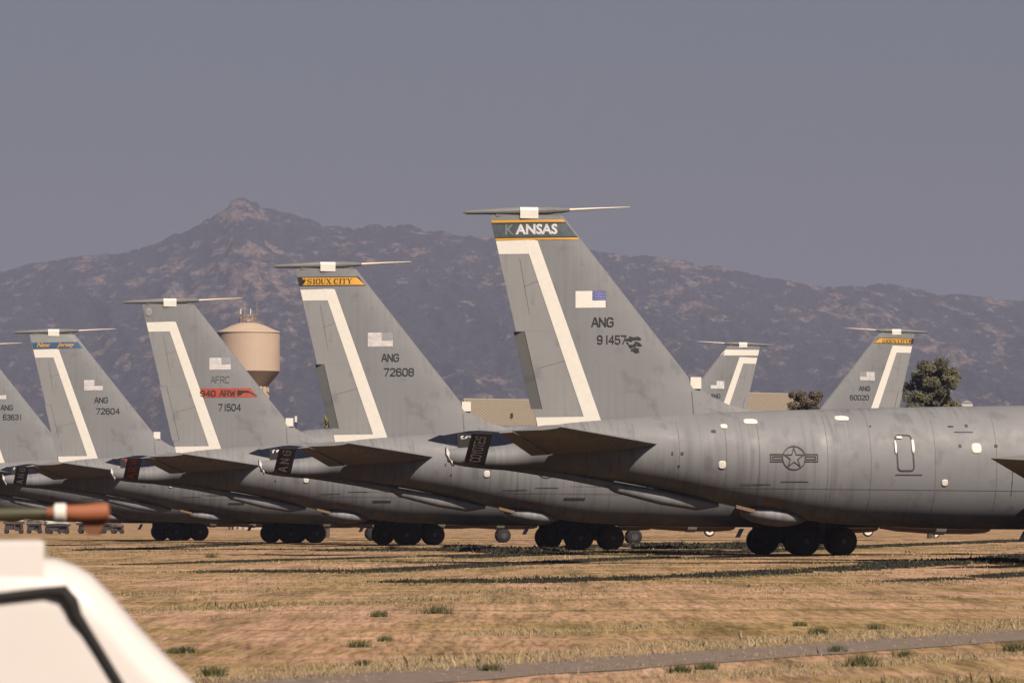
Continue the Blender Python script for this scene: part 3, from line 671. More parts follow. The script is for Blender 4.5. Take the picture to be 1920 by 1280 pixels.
def gz(x, d):
    v = x * .923 - d * .385; z = .035 * mn.noise(Vector((v * .55, 3.1, d * .01))) + .02 * mn.noise(Vector((x * .5, d * .5, 0)))
    if -25.2 < v < -20.3: z *= max(0, min(1, abs(v + 22.75) - 1.45))
    return z
asph = plain('old_asphalt', (.235, .175, .13), .9, var=.3, scale=5)
def road():
    V, F = [], []; N = 120
    for i in range(N + 1):
        u = 10 + i * 1.0
        e = .22 * mn.noise(Vector((u * .9, 0, 0))); e2 = .30 * mn.noise(Vector((u * .5, 9, 0)))
        for v in (-23.85 + e, -22.8, -21.65 + e2):
            V.append((v * .923 + u * .385, -v * .385 + u * .923, .008))
    for i in range(N):
        for k in (0, 1): a = i * 3 + k; F.append((a, a + 1, a + 4, a + 3))
    return V, F
ro = part('road', None, road, asph, None, False); ro['kind'] = 'structure'

# ------------------------------------------------------------------ grass and weeds
def hits_view(x, d, m=1.0): return abs(x) < d * .098 + m
def blades(name, pts, hs, mats, mi, wid=.012, per=7, spread=.12, lean=.5):
    n = len(pts); P = np.repeat(np.asarray(pts, float), per, 0); H = np.repeat(hs, per) * rng.uniform(.5, 1.15, n * per); m = n * per
    sp = np.repeat(spread if np.ndim(spread) else np.full(n, spread), per)
    P[:, 0] += rng.normal(0, 1, m) * sp; P[:, 1] += rng.normal(0, 1, m) * sp
    a = rng.uniform(0, 2 * np.pi, m); ln = rng.uniform(0, lean, m) * H; b = rng.uniform(0, 2 * np.pi, m); wd = wid * (H / H.mean())**.5 * rng.uniform(.7, 1.4, m)
    wd = wd * np.maximum(.7, P[:, 1] / 110)
    V = np.zeros((m, 3, 3))
    V[:, 0] = P; V[:, 1] = P; V[:, 2] = P
    V[:, 0, 0] -= np.cos(a) * wd; V[:, 0, 1] -= np.sin(a) * wd; V[:, 1, 0] += np.cos(a) * wd; V[:, 1, 1] += np.sin(a) * wd
    V[:, :2, 2] -= .02
    V[:, 2, 0] += np.cos(b) * ln; V[:, 2, 1] += np.sin(b) * ln; V[:, 2, 2] += H
    me = bpy.data.meshes.new(name); me.vertices.add(m * 3); me.vertices.foreach_set('co', V.ravel())
    me.loops.add(m * 3); me.loops.foreach_set('vertex_index', np.arange(m * 3)); me.polygons.add(m)
    me.polygons.foreach_set('loop_start', np.arange(m) * 3); me.polygons.foreach_set('loop_total', np.full(m, 3))
    for q in mats: me.materials.append(q)
    me.polygons.foreach_set('material_index', np.repeat(mi, per).astype(np.int32)); me.update(); me.validate()
    o = bpy.data.objects.new(name, me); COL.objects.link(o); o['kind'] = 'stuff'; return o
straw = [plain('straw_blade', (.40, .285, .145), .8, var=.2), plain('olive_blade', (.16, .14, .05), .8, var=.25), plain('pale_blade', (.46, .35, .20), .8, var=.15), plain('weed_leaf', (.075, .085, .03), .8, var=.3), plain('shadow_dark_weed_leaf', (.030, .026, .018), .85, var=.3)]
pts, hs, mi = [], [], []
random.seed(11)
def density(x, d):
    v = x * .923 - d * .385; u = x * .385 + d * .923
    return mn.noise(Vector((v * .35, u * .018, 1.0))) + .7 * mn.noise(Vector((v * .9, u * .06, 5.0))) + .35 * mn.noise(Vector((x * .4, d * .25, 2.0)))
for k in range(230000):
    t = random.random(); d = 1 / (1 / 50 + (1 / 380 - 1 / 50) * t) if random.random() < .55 else random.uniform(50, 330)
    x = random.uniform(-1, 1) * (d * .098 + 1); v = x * .923 - d * .385
    if -23.7 < v < -22.3 + .5 * mn.noise(Vector((d * .3, 0, 0))) and random.random() > .03: continue
    q = density(x, d)
    if q < random.uniform(.05, .5): continue
    pts.append((x, d, gz(x, d))); hs.append(random.uniform(.010, .038) * (1 + max(0, q)) * (1 + (random.random() < .02) * 1.6))
    g2 = mn.noise(Vector((v * .3, d * .02, 20.0))); mi.append(0 if random.random() < .5 else (1 if random.random() < .5 + g2 else 2))
o = blades('dry_grass', pts, np.array(hs), straw, np.array(mi), .009, 5, .22, 1.3)
# low weeds; the near-black strips stand in for shadow streaks on the dirt
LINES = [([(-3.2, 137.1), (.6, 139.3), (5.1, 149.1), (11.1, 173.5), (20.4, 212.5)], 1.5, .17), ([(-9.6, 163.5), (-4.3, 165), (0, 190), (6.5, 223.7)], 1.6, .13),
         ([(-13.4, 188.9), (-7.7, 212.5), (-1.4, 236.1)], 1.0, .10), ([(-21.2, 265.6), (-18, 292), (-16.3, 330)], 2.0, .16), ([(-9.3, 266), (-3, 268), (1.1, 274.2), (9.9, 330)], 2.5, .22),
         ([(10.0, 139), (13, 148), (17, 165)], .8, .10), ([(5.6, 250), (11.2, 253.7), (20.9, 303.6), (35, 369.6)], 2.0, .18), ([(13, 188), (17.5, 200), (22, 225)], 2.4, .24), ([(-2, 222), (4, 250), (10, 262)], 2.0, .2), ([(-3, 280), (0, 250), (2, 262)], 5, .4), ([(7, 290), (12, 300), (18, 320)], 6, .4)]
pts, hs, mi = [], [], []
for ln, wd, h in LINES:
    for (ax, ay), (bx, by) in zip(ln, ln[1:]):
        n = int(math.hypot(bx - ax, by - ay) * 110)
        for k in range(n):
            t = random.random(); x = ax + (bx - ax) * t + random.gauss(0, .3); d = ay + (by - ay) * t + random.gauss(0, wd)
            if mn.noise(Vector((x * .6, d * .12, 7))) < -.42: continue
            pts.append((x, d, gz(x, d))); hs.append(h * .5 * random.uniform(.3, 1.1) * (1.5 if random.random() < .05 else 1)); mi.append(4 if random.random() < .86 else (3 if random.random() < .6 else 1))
o = blades('shadow_streak_weeds', pts, np.array(hs), straw, np.array(mi), .026, 6, .16, 1.0)
# single green tufts that can be told apart
def tuft(px, py, size, green, lab):
    d = 1.7 * 10000 / (py - 968); x = (px - 960) / 10000 * d; n = 1
    me_pts = [(0, 0, 0)] * 26; o = blades('green_tuft', me_pts, np.full(26, size), straw, np.array([3 if random.random() < green else 1 for _ in range(26)]), .010, 9, size * .55, 1.1)
    o.location = (x, d, gz(x, d)); del o['kind']; tag(o, lab, 'weed', 'green weed tufts on the dirt'); return o
TUFTS = [(197, 1, .0), ]
for px, py, s, gq, lab in [(1276, 1262, .10, .9, 'small green weed tuft at the bottom edge, right of centre'), (1325, 1255, .10, .9, 'green weed tuft just below the paved track, right of centre'),
    (1612, 1252, .16, .5, 'large ragged weed tuft below the paved track on the right'), (1570, 1222, .09, .8, 'green weed tuft on the edge of the paved track'), (1697, 1233, .10, .6, 'green weed tuft beside the track towards the right'),
    (1903, 1222, .13, .7, 'green weed tuft at the right edge of the picture beside the track'), (350, 1222, .09, .7, 'right one of two small round weeds beside the white cockpit'), (327, 1223, .08, .6, 'left one of two small round weeds beside the white cockpit'),
    (820, 1150, .20, .6, 'broad feathery green weed on the bare dirt in the middle'), (712, 1155, .14, .5, 'grey green weed left of the broad feathery one'), (673, 1212, .11, .3, 'brown green weed in the dirt strip above the track'),
    (722, 1200, .08, .3, 'low weed just right of the brown green one'), (400, 1268, .12, .6, 'weed clump at the bottom edge near the white cockpit'), (680, 1248, .08, .8, 'tiny bright green weed on the upper edge of the track'),
    (1500, 1172, .08, .2, 'dark small stub of weed on the right dirt strip'), (1535, 1188, .12, .2, 'pale grey weed above the track on the right'), (1640, 1180, .10, .3, 'flat olive weed above the track, far right'), (920, 1258, .09, .5, 'weed on the track edge at bottom centre'),
    (396, 1045, .24, .2, 'small dark bush below the wheels on the left'), (735, 1030, .35, .4, 'dark tall weed in front of the third set of wheels')]:
    tuft(px, py, s, gq, lab)
def pebbles():
    V, F = [], []
    for k in range(2600):
        d = 1 / (1 / 52 + (1 / 200 - 1 / 52) * random.random()); x = random.uniform(-1, 1) * (d * .098 + 1); s = random.uniform(.008, .028); z = gz(x, d); n = len(V)
        if -23.9 < x * .923 - d * .385 < -21.6: z = .03
        V += [(x - s, d, z), (x + s, d - s * .4, z), (x, d + s, z), (x, d, z + s * random.uniform(.6, 1.1)), (x, d - s, z)]
        F += [(n, n + 4, n + 3), (n + 4, n + 1, n + 3), (n + 1, n + 2, n + 3), (n + 2, n, n + 3)]
    return V, F
part('gravel', None, pebbles, plain('pebble', (.30, .20, .14), .9, var=.35, scale=.7), None)['kind'] = 'stuff'

# ------------------------------------------------------------------ mountains
SIL = [(-500, 560), (-200, 545), (0, 513), (60, 498), (130, 487), (200, 480), (260, 470), (290, 462), (330, 440), (370, 425), (400, 408), (424, 397), (433, 380), (455, 375), (482, 380), (497, 393), (540, 404), (580, 415), (620, 427), (660, 428),
       (700, 424), (750, 422), (800, 432), (860, 442), (930, 449), (1100, 473), (1160, 480), (1250, 486), (1330, 500), (1400, 515), (1450, 526), (1540, 541), (1600, 539), (1650, 534), (1700, 541), (1760, 553), (1830, 558), (1900, 567), (2000, 574), (2200, 590), (2500, 600)]
def sil(px):
    for (a, y), (b2, y2) in zip(SIL, SIL[1:]):
        if px <= b2: t = (px - a) / (b2 - a); t = t * t * (3 - 2 * t) * .5 + t * .5; return y + (y2 - y) * t
    return 600
def fbm(p, oct_=5, ridged=True):
    s, a = 0, 1
    for _ in range(oct_):
        q = mn.noise(p); s += a * ((1 - abs(q) * 2) if ridged else q); p = p * 2.07; a *= .5
    return s
def mountains():
    nx, ny = 620, 150; V, F = [], []
    D0, D1 = 4600, 9200
    for j in range(ny + 1):
        t = j / ny; d = D0 + (D1 - D0) * t * 1.08
        for i in range(nx + 1):
            X = -1.0 + 2.0 * i / nx; x = X * 1750 * (d / D1)
            px = 960 + x / d * 10000; hgt = (968 - sil(px)) / 10000 * d + 1.7
            tt = min(1.0, t / .95)
            g_ = tt**1.15
            r_ = fbm(Vector((x / 210 + d / 1500, d / 2600, .3)), 6); e = math.sin(math.pi * min(1, tt))**.7
            z = hgt * g_ * (1 - .0) + (r_ - 1.1) * 42 * e * (.35 + g_) + fbm(Vector((x / 40, d / 320, 4)), 4, True) * 6 * (e + .15)
            if tt >= .985: z = hgt * g_ - abs(mn.noise(Vector((x / 18, 0, 0)))) * 9 - abs(mn.noise(Vector((x / 60, 3, 0)))) * 9 + 5
            if t > .975: z = hgt * .98 - (t - .975) * 5000
            V.append((x, d, max(z, -3 if j else -20)))
    for j in range(ny):
        for i in range(nx):
            a = j * (nx + 1) + i; F.append((a, a + 1, a + nx + 2, a + nx + 1))
    return V, F
mm = bpy.data.materials.new('desert_mountain'); nt, b = nodes_of(mm); L = nt.links.new
b.inputs['Roughness'].default_value = .95; b.inputs['Specular IOR Level'].default_value = 0
tc = nt.nodes.new('ShaderNodeTexCoord')
def mnoise(scale, det):     # the slope is long and shallow, so the pattern is stretched up it
    mp = nt.nodes.new('ShaderNodeMapping'); mp.inputs['Scale'].default_value = (.75, .14, 1.0)
    n = nt.nodes.new('ShaderNodeTexNoise'); n.inputs['Scale'].default_value = scale; n.inputs['Detail'].default_value = det; n.inputs['Roughness'].default_value = .72
    L(tc.outputs['Object'], mp.inputs[0]); L(mp.outputs[0], n.inputs[0]); return n.outputs[0]
big = mnoise(.0050, 3); med = mnoise(.042, 12); fin_ = mnoise(.16, 10)
rock = gramp(fin_, [(.38, (.11, .082, .072)), (.62, (.42, .30, .235))]); scrub = gramp(fin_, [(.36, (.022, .026, .034)), (.66, (.085, .080, .082))])
addn = nt.nodes.new('ShaderNodeMath'); addn.operation = 'MULTIPLY_ADD'; L(big, addn.inputs[0]); addn.inputs[1].default_value = .42; L(med, addn.inputs[2])
msk = gramp(addn.outputs[0], [(.80, (0, 0, 0)), (.90, (1, 1, 1))])
# bare granite on the summit knob and the face under it
geo = nt.nodes.new('ShaderNodeNewGeometry'); sub = nt.nodes.new('ShaderNodeVectorMath'); sub.operation = 'SUBTRACT'
L(tc.outputs['Object'], sub.inputs[0])
def spot(c, rad):
    s_ = nt.nodes.new('ShaderNodeVectorMath'); s_.operation = 'SUBTRACT'; L(tc.outputs['Object'], s_.inputs[0]); s_.inputs[1].default_value = c
    m_ = nt.nodes.new('ShaderNodeVectorMath'); m_.operation = 'DIVIDE'; L(s_.outputs[0], m_.inputs[0]); m_.inputs[1].default_value = rad
    l_ = nt.nodes.new('ShaderNodeVectorMath'); l_.operation = 'LENGTH'; L(m_.outputs[0], l_.inputs[0])
    r_ = nt.nodes.new('ShaderNodeMapRange'); L(l_.outputs['Value'], r_.inputs[0]); r_.inputs[1].default_value = .5; r_.inputs[2].default_value = 1.3; r_.inputs[3].default_value = .12; r_.inputs[4].default_value = 0
    return r_.outputs[0]
a1 = nt.nodes.new('ShaderNodeMath'); a1.operation = 'ADD'; L(spot((-465, 9150, 520), (38, 400, 34)), a1.inputs[0]); L(spot((-430, 8150, 420), (135, 700, 110)), a1.inputs[1])
a2 = nt.nodes.new('ShaderNodeMath'); a2.operation = 'ADD'; L(addn.outputs[0], a2.inputs[0]); L(a1.outputs[0], a2.inputs[1])
msk = gramp(a2.outputs[0], [(.755, (0, 0, 0)), (.82, (.9, .9, .9))])
nt.nodes.remove(sub)
L(gmix(msk, scrub, rock), b.inputs['Base Color'])
bp = nt.nodes.new('ShaderNodeBump'); bp.inputs['Strength'].default_value = 1; bp.inputs['Distance'].default_value = 9
L(med, bp.inputs['Height']); L(bp.outputs[0], b.inputs['Normal'])
mo = part('mountains', None, mountains, mm, None, True, False); mo['kind'] = 'structure'

# ------------------------------------------------------------------ water tower
WX, WD = -34.6, 700.0
wt = root('water_tower', (WX, WD, 0), 0, 'tan water tower with domed tank and tapering neck, between two fins', 'water tower')
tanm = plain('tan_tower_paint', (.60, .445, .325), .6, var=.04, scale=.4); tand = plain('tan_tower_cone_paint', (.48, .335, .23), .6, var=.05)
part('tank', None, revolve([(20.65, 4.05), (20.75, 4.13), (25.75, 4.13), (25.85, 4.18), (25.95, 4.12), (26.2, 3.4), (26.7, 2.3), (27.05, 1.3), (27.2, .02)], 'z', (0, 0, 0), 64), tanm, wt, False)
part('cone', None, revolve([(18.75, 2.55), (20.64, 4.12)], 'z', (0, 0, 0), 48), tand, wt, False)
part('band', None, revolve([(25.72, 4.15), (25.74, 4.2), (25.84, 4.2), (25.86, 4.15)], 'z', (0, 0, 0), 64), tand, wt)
def column():
    V = []; N = 40; rings = []
    for z, k in ((0, 0), (10, 1), (18.76, 0)):
        rings.append([((2.62 if j % 2 else 2.45) * math.cos(2 * math.pi * j / N), (2.62 if j % 2 else 2.45) * math.sin(2 * math.pi * j / N), z) for j in range(N)])
    return loft(rings)
part('column', None, column, tanm, wt)
for zz in (18.6, 17.6, 16.6, 15.6):
    for q in range(0, 28):
        a = 2 * math.pi * q / 28; o = part('cleat', 'cleat', lambda: box((0, 0, 0), (.16, .16, .55)), tanm, wt); o.location = (2.64 * math.cos(a), 2.64 * math.sin(a), zz - .3)
def rail():
    P = [tube([(1.1 * math.cos(a), 1.1 * math.sin(a), 27.0), (1.1 * math.cos(a), 1.1 * math.sin(a), 28.1)], .035, 5) for a in [2 * math.pi * k / 12 for k in range(12)]]
    ring = lambda z: tube([(1.1 * math.cos(2 * math.pi * k / 16), 1.1 * math.sin(2 * math.pi * k / 16), z) for k in range(17)], .04, 5)
    return join(*P, ring(27.55), ring(28.1))
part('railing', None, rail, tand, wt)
for x in (-.95, .35):
    part('antenna_panel', 'wap', lambda: box((0, 0, 0), (.13, .13, .7)), M['white'], wt).location = (x, -.9, 28.55)
for x, h in ((-.5, 30.0), (1.1, 29.9), (-1.2, 28.9), (.6, 28.8)):
    part('antenna_mast', None, tube([(x, 0, 27.1), (x, 0, h)], .035, 5), tand, wt)
part('roof_hatch', None, box((.2, -.3, 27.5), (.8, .6, .5)), tanm, wt)

# ------------------------------------------------------------------ hangar with ribbed roof
rm = plain('tan_ribbed_roof', (.27, .215, .15), .6, var=.06); rbm = plain('roof_rib_paint', (.42, .34, .25), .6, var=.05); wm_ = plain('hangar_wall', (.30, .25, .20), .8)
def hangar(loc, rz, HX, HY, HR, HE, hip, label, vent):
    bd = root('hangar', loc, rz, label, 'building', 'ribbed tan roofs behind the aircraft')
    V = [(-HX, -HY, HE), (HX, -HY, HE), (HX - hip, 0, HR), (-HX + hip, 0, HR), (HX, HY, HE), (-HX, HY, HE)]
    rf = part('roof', None, (V, [(0, 1, 2, 3), (1, 4, 2), (4, 5, 3, 2), (5, 0, 3)]), rm, bd)
    P = []; n = int(HX * 2 / .66)
    for k in range(n + 1):
        x = -HX + 2 * HX * k / n; t1 = min(1, (HX - x) / hip, (x + HX) / hip)
        if t1 < .05: continue
        P.append(tube([(x, -HY - .02, HE + .03), (x, -HY + HY * t1, HE + (HR - HE) * t1 + .03)], .10, 4))
    part('roof_rib', None, join(*P), rbm, rf)['kind'] = 'stuff'
    part('ridge_cap', None, join(tube([(-HX + hip, 0, HR), (HX - hip, 0, HR)], .14, 6), tube([(HX - hip, 0, HR), (HX, -HY, HE)], .12, 6), tube([(-HX + hip, 0, HR), (-HX, -HY, HE)], .12, 6)), rbm, rf)
    part('eave_trim', None, box((0, -HY - .12, HE - .1), (2 * HX, .18, .3)), rbm, rf)
    if vent: part('roof_vent', None, box(vent, (.3, .3, .7)), M['strut'], rf)
    part('wall', None, join(box((0, -HY + .4, HE / 2 - .1), (2 * HX - .8, .3, HE - .2)), box((0, HY - .4, HE / 2 - .1), (2 * HX - .8, .3, HE - .2)), box((HX - .4, 0, HE / 2 - .1), (.3, 2 * HY - .6, HE - .2)), box((-HX + .4, 0, HE / 2 - .1), (.3, 2 * HY - .6, HE - .2))), wm_, bd)
hangar((4.9, 800, 0), R(38), 21.5, 12.3, 19.1, 12.4, 6.2, 'long ribbed tan roof between the SIOUX CITY fin and the KANSAS fin', (-10.8, -5.8, 16.6))
hangar((34.1, 800, 0), R(38), 14.4, 12.8, 20.2, 13.0, 4.8, 'ribbed tan hip roof right of the nearest fin, beside the brownish tree', None)
sh = root('shed', (-27.2, 800, 0), R(8), 'dark pointed shed roof left of the second nearest rudder', 'shed')
part('roof', None, ([(-2.2, -4, 12.4), (3.2, -4, 12.4), (3.2, 4, 12.4), (-2.2, 4, 12.4), (.3, 0, 15.8)], [(0, 1, 4), (1, 2, 4), (2, 3, 4), (3, 0, 4), (3, 2, 1, 0)]), M['strut'], sh)
part('wall', None, box((.5, 0, 6.15), (4.8, 7.2, 12.3)), M['strut'], sh)
lp = root('lamp_post', (-32.4, 800, 0), 0, 'thin lamp post with a small white lamp left of the shed', 'lamp post')
part('pole', None, tube([(0, 0, 0), (0, 0, 16.3)], .10, 8), M['strut'], lp); part('lamp_head', None, box((0, -.1, 16.3), (.32, .6, .9)), M['white'], lp)
hh = root('hillside_house', (520, 6100, 120), 0, 'tiny white house on the mountain slope at the right', 'house')
part('wall', None, box((0, 0, 7), (13, 8, 9)), M['white'], hh); part('roof', None, loft([[(-7, -5, 11.6), (0, -5, 14.5), (7, -5, 11.6)], [(-7, 5, 11.6), (0, 5, 14.5), (7, 5, 11.6)]]), M['white2'], hh)

# ------------------------------------------------------------------ trees
bark = plain('bark', (.12, .09, .065), .9, var=.3, scale=6)
def tree(name, x, d, H, W, zc, seed, label, cols, n=9000, leaf=.13, open_=.35, lobes=None):
    rr = random.Random(seed); t = root(name, (x, d, 0), 0, label, 'tree')
    segs = [tube([(0, 0, 0), (.1, 0, H * .3), (-.05, .1, H * .62), (.05, 0, H * .85)], [.32, .26, .16, .05], 8)]
    cl = []
    for k in range(lobes or 34):
        a = rr.uniform(0, 6.28); h = rr.uniform(zc, H * .96); env = math.sin(math.pi * min(1, max(.12, (h - zc * .8) / (H * 1.06 - zc * .8))))**.6
        r = W * env * rr.uniform(.35, 1.0) * .8; c = Vector((r * math.cos(a), r * math.sin(a), h)); cl.append((c, rr.uniform(.25, .8) * W * .24))
        base_z = max(H * .22, h - rr.uniform(1, 3)); segs.append(tube([(0, 0, base_z), tuple(c * .5 + Vector((0, 0, base_z * .5 + .2))), tuple(c)], [.10, .06, .02], 5))
    part('trunk', None, join(*segs), bark, t)
    V, F = [], []; mi_ = []
    for k in range(n):
        c, r = cl[rr.randrange(len(cl))]; q = Vector((rr.gauss(0, 1), rr.gauss(0, 1), rr.gauss(0, .75)))
        q.normalize(); q *= r * (rr.random()**.45) * 1.05; P = c + q; s = leaf * rr.uniform(.6, 1.4)
        u = Vector((rr.gauss(0, 1), rr.gauss(0, 1), rr.gauss(0, 1))).normalized(); w = u.orthogonal().normalized(); i0 = len(V)
        V += [tuple(P + u * s), tuple(P + w * s * .55), tuple(P - u * s), tuple(P - w * s * .55)]; F.append((i0, i0 + 1, i0 + 2, i0 + 3)); mi_.append(0 if mn.noise(P * .9) > -.05 else 1)
    me = mesh('crown', V, F, cols); me.polygons.foreach_set('material_index', mi_); link(bpy.data.objects.new('crown', me), t)
    return t
lf = [plain('olive_leaf', (.15, .14, .07), .7, var=.35, scale=.8), plain('dark_olive_leaf', (.085, .078, .045), .7, var=.3, scale=.8)]
lb = [plain('brown_leaf', (.15, .11, .07), .75, var=.3), plain('dull_leaf', (.075, .06, .035), .75, var=.3)]
tree('eucalyptus_tree', 33.0, 420, 14.5, 3.0, 7.0, 3, 'large olive green tree rising behind the fuselage at the right', lf, 30000, .10, lobes=120)
tree('brown_tree', 23.1, 420, 11.85, 2.4, 7.6, 5, 'low brownish tree beside the hangar roof', lb, 13000, .09, lobes=60)
def palm():
    t = root('palm_tree', (-14.9, 430, 0), 0, 'small shaggy palm top showing above the shed', 'palm tree'); rr = random.Random(2)
    part('trunk', None, tube([(0, 0, 0), (.1, 0, 4.5), (0, 0, 9.2)], [.2, .17, .15], 8), bark, t)
    for k in range(34):
        a = rr.uniform(0, 6.28); el = rr.uniform(-.7, 1.3); l = rr.uniform(.45, .8); P = [Vector((0, 0, 9.2))]; d_ = Vector((math.cos(a) * math.cos(el), math.sin(a) * math.cos(el), math.sin(el)))
        for i in range(4): P.append(P[-1] + d_ * l / 4); d_ = (d_ + Vector((0, 0, -.22))).normalized()
        s_ = d_.cross(Vector((0, 0, 1))).normalized(); V, F = [], []
        for i, q in enumerate(P):
            w = (.02, .10, .12, .08, .01)[i]; V += [tuple(q - s_ * w), tuple(q + Vector((0, 0, .03))), tuple(q + s_ * w)]
        for i in range(4): n = 3 * i; F += [(n, n + 1, n + 4, n + 3), (n + 1, n + 2, n + 5, n + 4)]
        part('frond', None, (V, F), plainleaf if k % 3 else lf[0], t)
plainleaf = plain('palm_leaf', (.17, .14, .05), .7, var=.2)
palm()

# ------------------------------------------------------------------ equipment on the far ground
def cart(x, d, w, h, label, top, legm, rz=0):
    t = root('equipment_cart', (x, d, 0), rz, label, 'equipment cart', 'equipment carts on the far ground')
    part('deck', None, box((0, 0, h * .62), (w, 1.4, h * .14)), M[legm], t)
    part('crate', None, join(box((-w * .2, 0, h * .40), (w * .42, 1.1, h * .36)), box((w * .22, .1, h * .36), (w * .3, 1.0, h * .42))), M['strut'], t)
    part('cover', None, loft([[(-w / 2, -.75, h * .72), (-w / 2 + .1, -.6, h * .9), (-w / 2 + .1, .6, h * .9), (-w / 2, .75, h * .72)], [(0, -.75, h * .74), (0, -.6, h), (0, .6, h), (0, .75, h * .74)], [(w / 2, -.75, h * .72), (w / 2 - .3, -.6, h * .82), (w / 2 - .3, .6, h * .82), (w / 2, .75, h * .72)]]), M[top], t)
    for sx in (-1, 1):
        for sy in (-.55, .55): part('leg', None, tube([(sx * w * .36, sy, h * .6), (sx * w * .42, sy, .3)], .09, 6), M[legm], t)
        part('wheel', None, revolve([(-.62, .05), (-.62, .2), (-.5, .22), (.5, .22), (.62, .2), (.62, .05)], 'y', (sx * w * .36, 0, .22), 14), M['tyre'], t)
cart(-49.5, 530, 2.0, 1.75, 'white topped cart on rust red legs, leftmost of the far equipment', 'white', 'rust')
cart(-46.6, 545, 2.4, 1.45, 'dark equipment cart just right of the rust red legs', 'white2', 'strut', .2)
cart(-44.2, 520, 2.2, 1.40, 'dark cart under a thin pale sheet in the middle of the far equipment', 'white2', 'strut')
cart(-41.9, 530, 2.6, 1.55, 'dark cart with bright white sheet below the orange wrapped boom', 'white', 'strut', -.1)
cart(-39.2, 530, 1.2, 1.2, 'small brown cart right of the bright white sheet', 'rust', 'rust')
cart(-36.0, 560, 2.4, 1.2, 'yellow and white low cart under the left aircraft belly', 'cream', 'rust')
cart(-48.0, 536, 1.5, 1.5, 'narrow dark cart behind the left end of the far equipment', 'strut', 'strut')
cart(-45.4, 528, 1.7, 1.35, 'dark low stand between two pale covered carts', 'strut', 'strut', .1)
cart(-43.0, 540, 1.6, 1.5, 'dark stand just left of the bright white sheet', 'strut', 'rust')
cart(-40.3, 534, 1.5, 1.5, 'dark stand just right of the bright white sheet', 'strut', 'strut')
ca = root('parked_car', (-50.8, 505, 0), R(20), 'pale parked car cut by the left edge', 'car')
part('body', None, loft([[(x, -.85, .3), (x, -.88, .62), (x, -.7 * k, z), (x, .7 * k, z), (x, .88, .62), (x, .85, .3)] for x, z, k in ((-2.1, .72, 1), (-1.6, .88, 1), (-1.1, 1.32, .85), (.3, 1.38, .85), (1.0, .95, 1), (2.0, .8, 1), (2.15, .6, 1))]), M['white2'], ca, True)
for sx in (-1.35, 1.35):
    for sy in (-.8, .8): part('wheel', None, revolve([(-.1, .02), (-.1, .3), (.1, .3), (.1, .02)], 'y', (sx, sy, .31), 16), M['tyre'], ca)
def gearwheel(px, d, label, dz=0):
    x = (px - 960) / 10000 * d; t = root('aircraft_wheel', (x, d, .06 + dz), YAW, label, 'aircraft wheel', 'white hubbed wheels under the fuselages')
    part('tyre', None, revolve([(-.13, .25), (-.13, .40), (-.08, .46), (0, .48), (.08, .46), (.13, .40), (.13, .25)], 'y', (0, 0, .48), 30), M['tyre'], t, True)
    part('wheel_hub', None, revolve([(-.135, .02), (-.11, .08), (-.13, .14), (-.145, .34), (-.10, .38), (.10, .38), (.13, .02)], 'y', (0, 0, .48), 26), M['white'], t)
    part('strut', None, join(tube([(0, .3, .48), (0, .3, 1.9)], .10, 10), tube([(0, -.1, .48), (0, .35, .48)], .06, 8)), M['strut'], t)
gearwheel(1330, 436, 'white hubbed aircraft wheel in the gap between two sets of main wheels')
gearwheel(1627, 434, 'white hubbed aircraft wheel just right of the nearest main wheels')
gearwheel(1752, 432, 'white hubbed aircraft wheel half hidden by the belly at the right', -.15)

# ------------------------------------------------------------------ foreground: white cockpit with black seal, wrapped boom
D = 17.0
def P2(px, py, d=D): return ((px - 960) / 10000 * d, 1.7 + (968 - py) / 10000 * d)
wc = root('white_cockpit', (P2(40, 0)[0], D, 0), R(4.4), 'blurred white cockpit section with black window seal in the lower left corner', 'aircraft cockpit')
wx = wc.location.x
wm = plain('gloss_white_coating', (.82, .75, .69), .4, var=.03, scale=2)
prof_px = [(-420, 1049), (-160, 1046), (-40, 1045), (60, 1045), (105, 1049), (140, 1062), (168, 1078), (208, 1118), (256, 1175), (312, 1235), (357, 1278), (412, 1335), (460, 1400), (520, 1480)]
def shell():
    rings = []
    for px, py in prof_px:
        x, z = P2(px, py); x -= wx; ring = []
        for k in range(0, 13):
            a = math.pi * k / 12; w = .62
            yy = w - w * math.cos(a) - .02; hh_ = math.sin(a)**.45
            ring.append((x, yy, .35 + (z - .35) * hh_ if 0 < k < 12 else .35))
        rings.append(ring)
    return loft(rings)
def slab():
    V, F = [], []; rings = []
    for px, py in prof_px:
        x, z = P2(px, py); x -= wx
        r = .05; ring = [(x, .0, .3), (x, .0, .6 * z), (x, .0, z - .16), (x, .006, z - .10), (x, .03, z - .045), (x, .075, z - .012), (x, .14, z), (x, .6, z), (x, .72, z - .1), (x, .75, .3)]
        rings.append(ring)
    return loft(rings)
part('shell', None, slab, wm, wc, True)
def seal():
    pts = [(-260, 1140), (-40, 1124), (20, 1117), (85, 1109), (118, 1110), (132, 1128), (142, 1155), (160, 1180), (185, 1220), (230, 1295), (290, 1390)]
    P = [];
    for i, (px, py) in enumerate(pts):
        x, z = P2(px, py); P.append((x - wx, -.002, z))
    rad = [.017] * 4 + [.026, .026, .022, .017, .016, .016, .016]
    V, F = tube(P, rad, 8); return V, F
part('window_seal', None, seal, M['blackm'], wc)
a_, b_ = P2(-160, 1013), P2(82, 1013)
part('roof_fairing', None, loft([[(x - wx, .02, z0_ - .16), (x - wx, .03, z0_ - .012), (x - wx, .06, z0_), (x - wx, .5, z0_), (x - wx, .55, z0_ - .16)] for x, z0_ in ((a_[0], a_[1] - .002), (b_[0] - .02, b_[1]), (b_[0], b_[1] - .006))]), wm, wc)
D2 = 24.0; K2 = D2 / 42
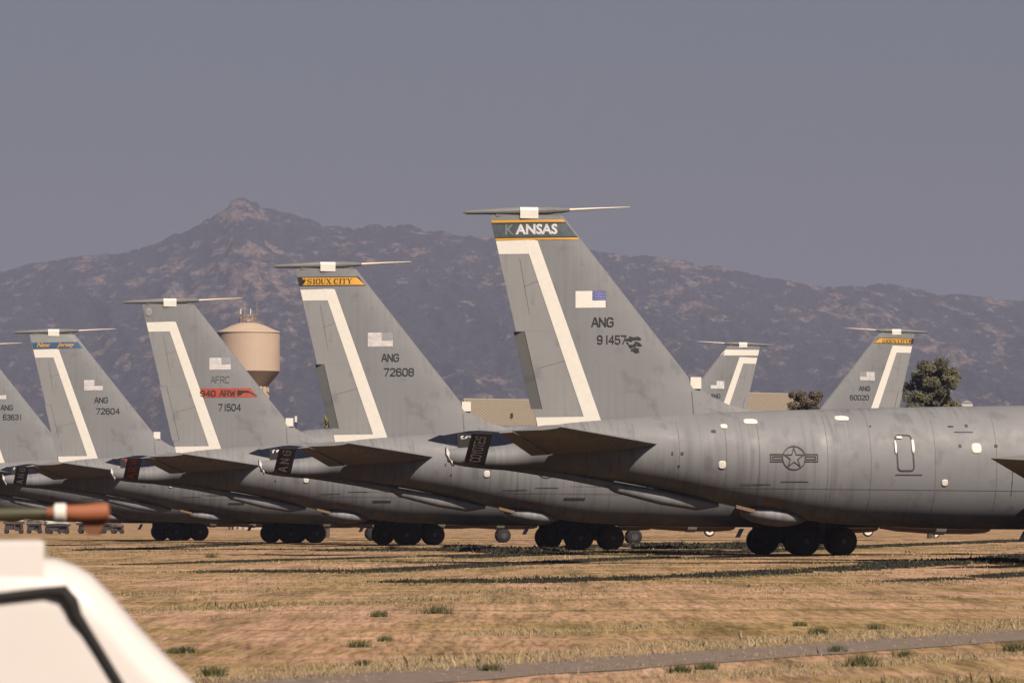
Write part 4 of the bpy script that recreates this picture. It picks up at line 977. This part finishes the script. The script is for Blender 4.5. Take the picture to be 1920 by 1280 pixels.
ob = root('wrapped_boom', (P2(60, 0, D2)[0], D2, 0), 0, 'blurred olive tube with white ring and orange wrapped end, level with the fuselages', 'wrapped tube')
ox = ob.location.x; orange = plain('orange_wrap', (.40, .135, .06), .6, var=.15, scale=4); olive = plain('olive_paint', (.075, .07, .035), .5, var=.15)
def X2(px, py): a, c = P2(px, py, D2); return (a - ox, 0, c)
part('tube', None, tube([X2(-400, 975), X2(-120, 967), X2(0, 964), X2(70, 962), X2(92, 961)], [q * K2 for q in [.07, .065, .055, .048, .03]], 14), olive, ob, True)
part('ring', None, tube([X2(100, 961), X2(104, 961), X2(122, 961), X2(126, 961)], [q * K2 for q in [.055, .075, .075, .055]], 16), M['white'], ob, True)
part('orange_wrap', None, tube([X2(88, 961), X2(100, 961), X2(126, 961), X2(160, 962), X2(190, 960), X2(203, 959), X2(206, 959)], [q * K2 for q in [.04, .05, .06, .07, .075, .07, .03]], 16), orange, ob, True)
part('orange_flap', None, loft([[X2(150, 975), (X2(150, 975)[0], .05, X2(150, 975)[2]), (X2(163, 1002)[0], .05, X2(163, 1002)[2]), X2(163, 1002)], [X2(203, 968), (X2(203, 968)[0], .05, X2(203, 968)[2]), (X2(186, 1003)[0], .05, X2(186, 1003)[2]), X2(186, 1003)]]), plain('dull_orange_cloth', (.22, .09, .045), .8, var=.2), ob)
part('stand', None, tube([(X2(-200, 970)[0], 0, 0), (X2(-200, 970)[0], 0, X2(-200, 968)[2])], .04, 8), olive, ob)

# ------------------------------------------------------------------ haze
hm = bpy.data.materials.new('haze'); hm.use_nodes = True; hn = hm.node_tree; hn.nodes.clear()
pv = hn.nodes.new('ShaderNodeVolumePrincipled'); pv.inputs['Density'].default_value = HAZE_DENSITY; pv.inputs['Color'].default_value = (.60, .63, .84, 1); pv.inputs['Anisotropy'].default_value = 0.0
ho = hn.nodes.new('ShaderNodeOutputMaterial'); hn.links.new(pv.outputs[0], ho.inputs['Volume'])
hz = part('haze', None, box((0, 14800, 300), (62000, 31800, 650)), hm, None); hz['kind'] = 'stuff'
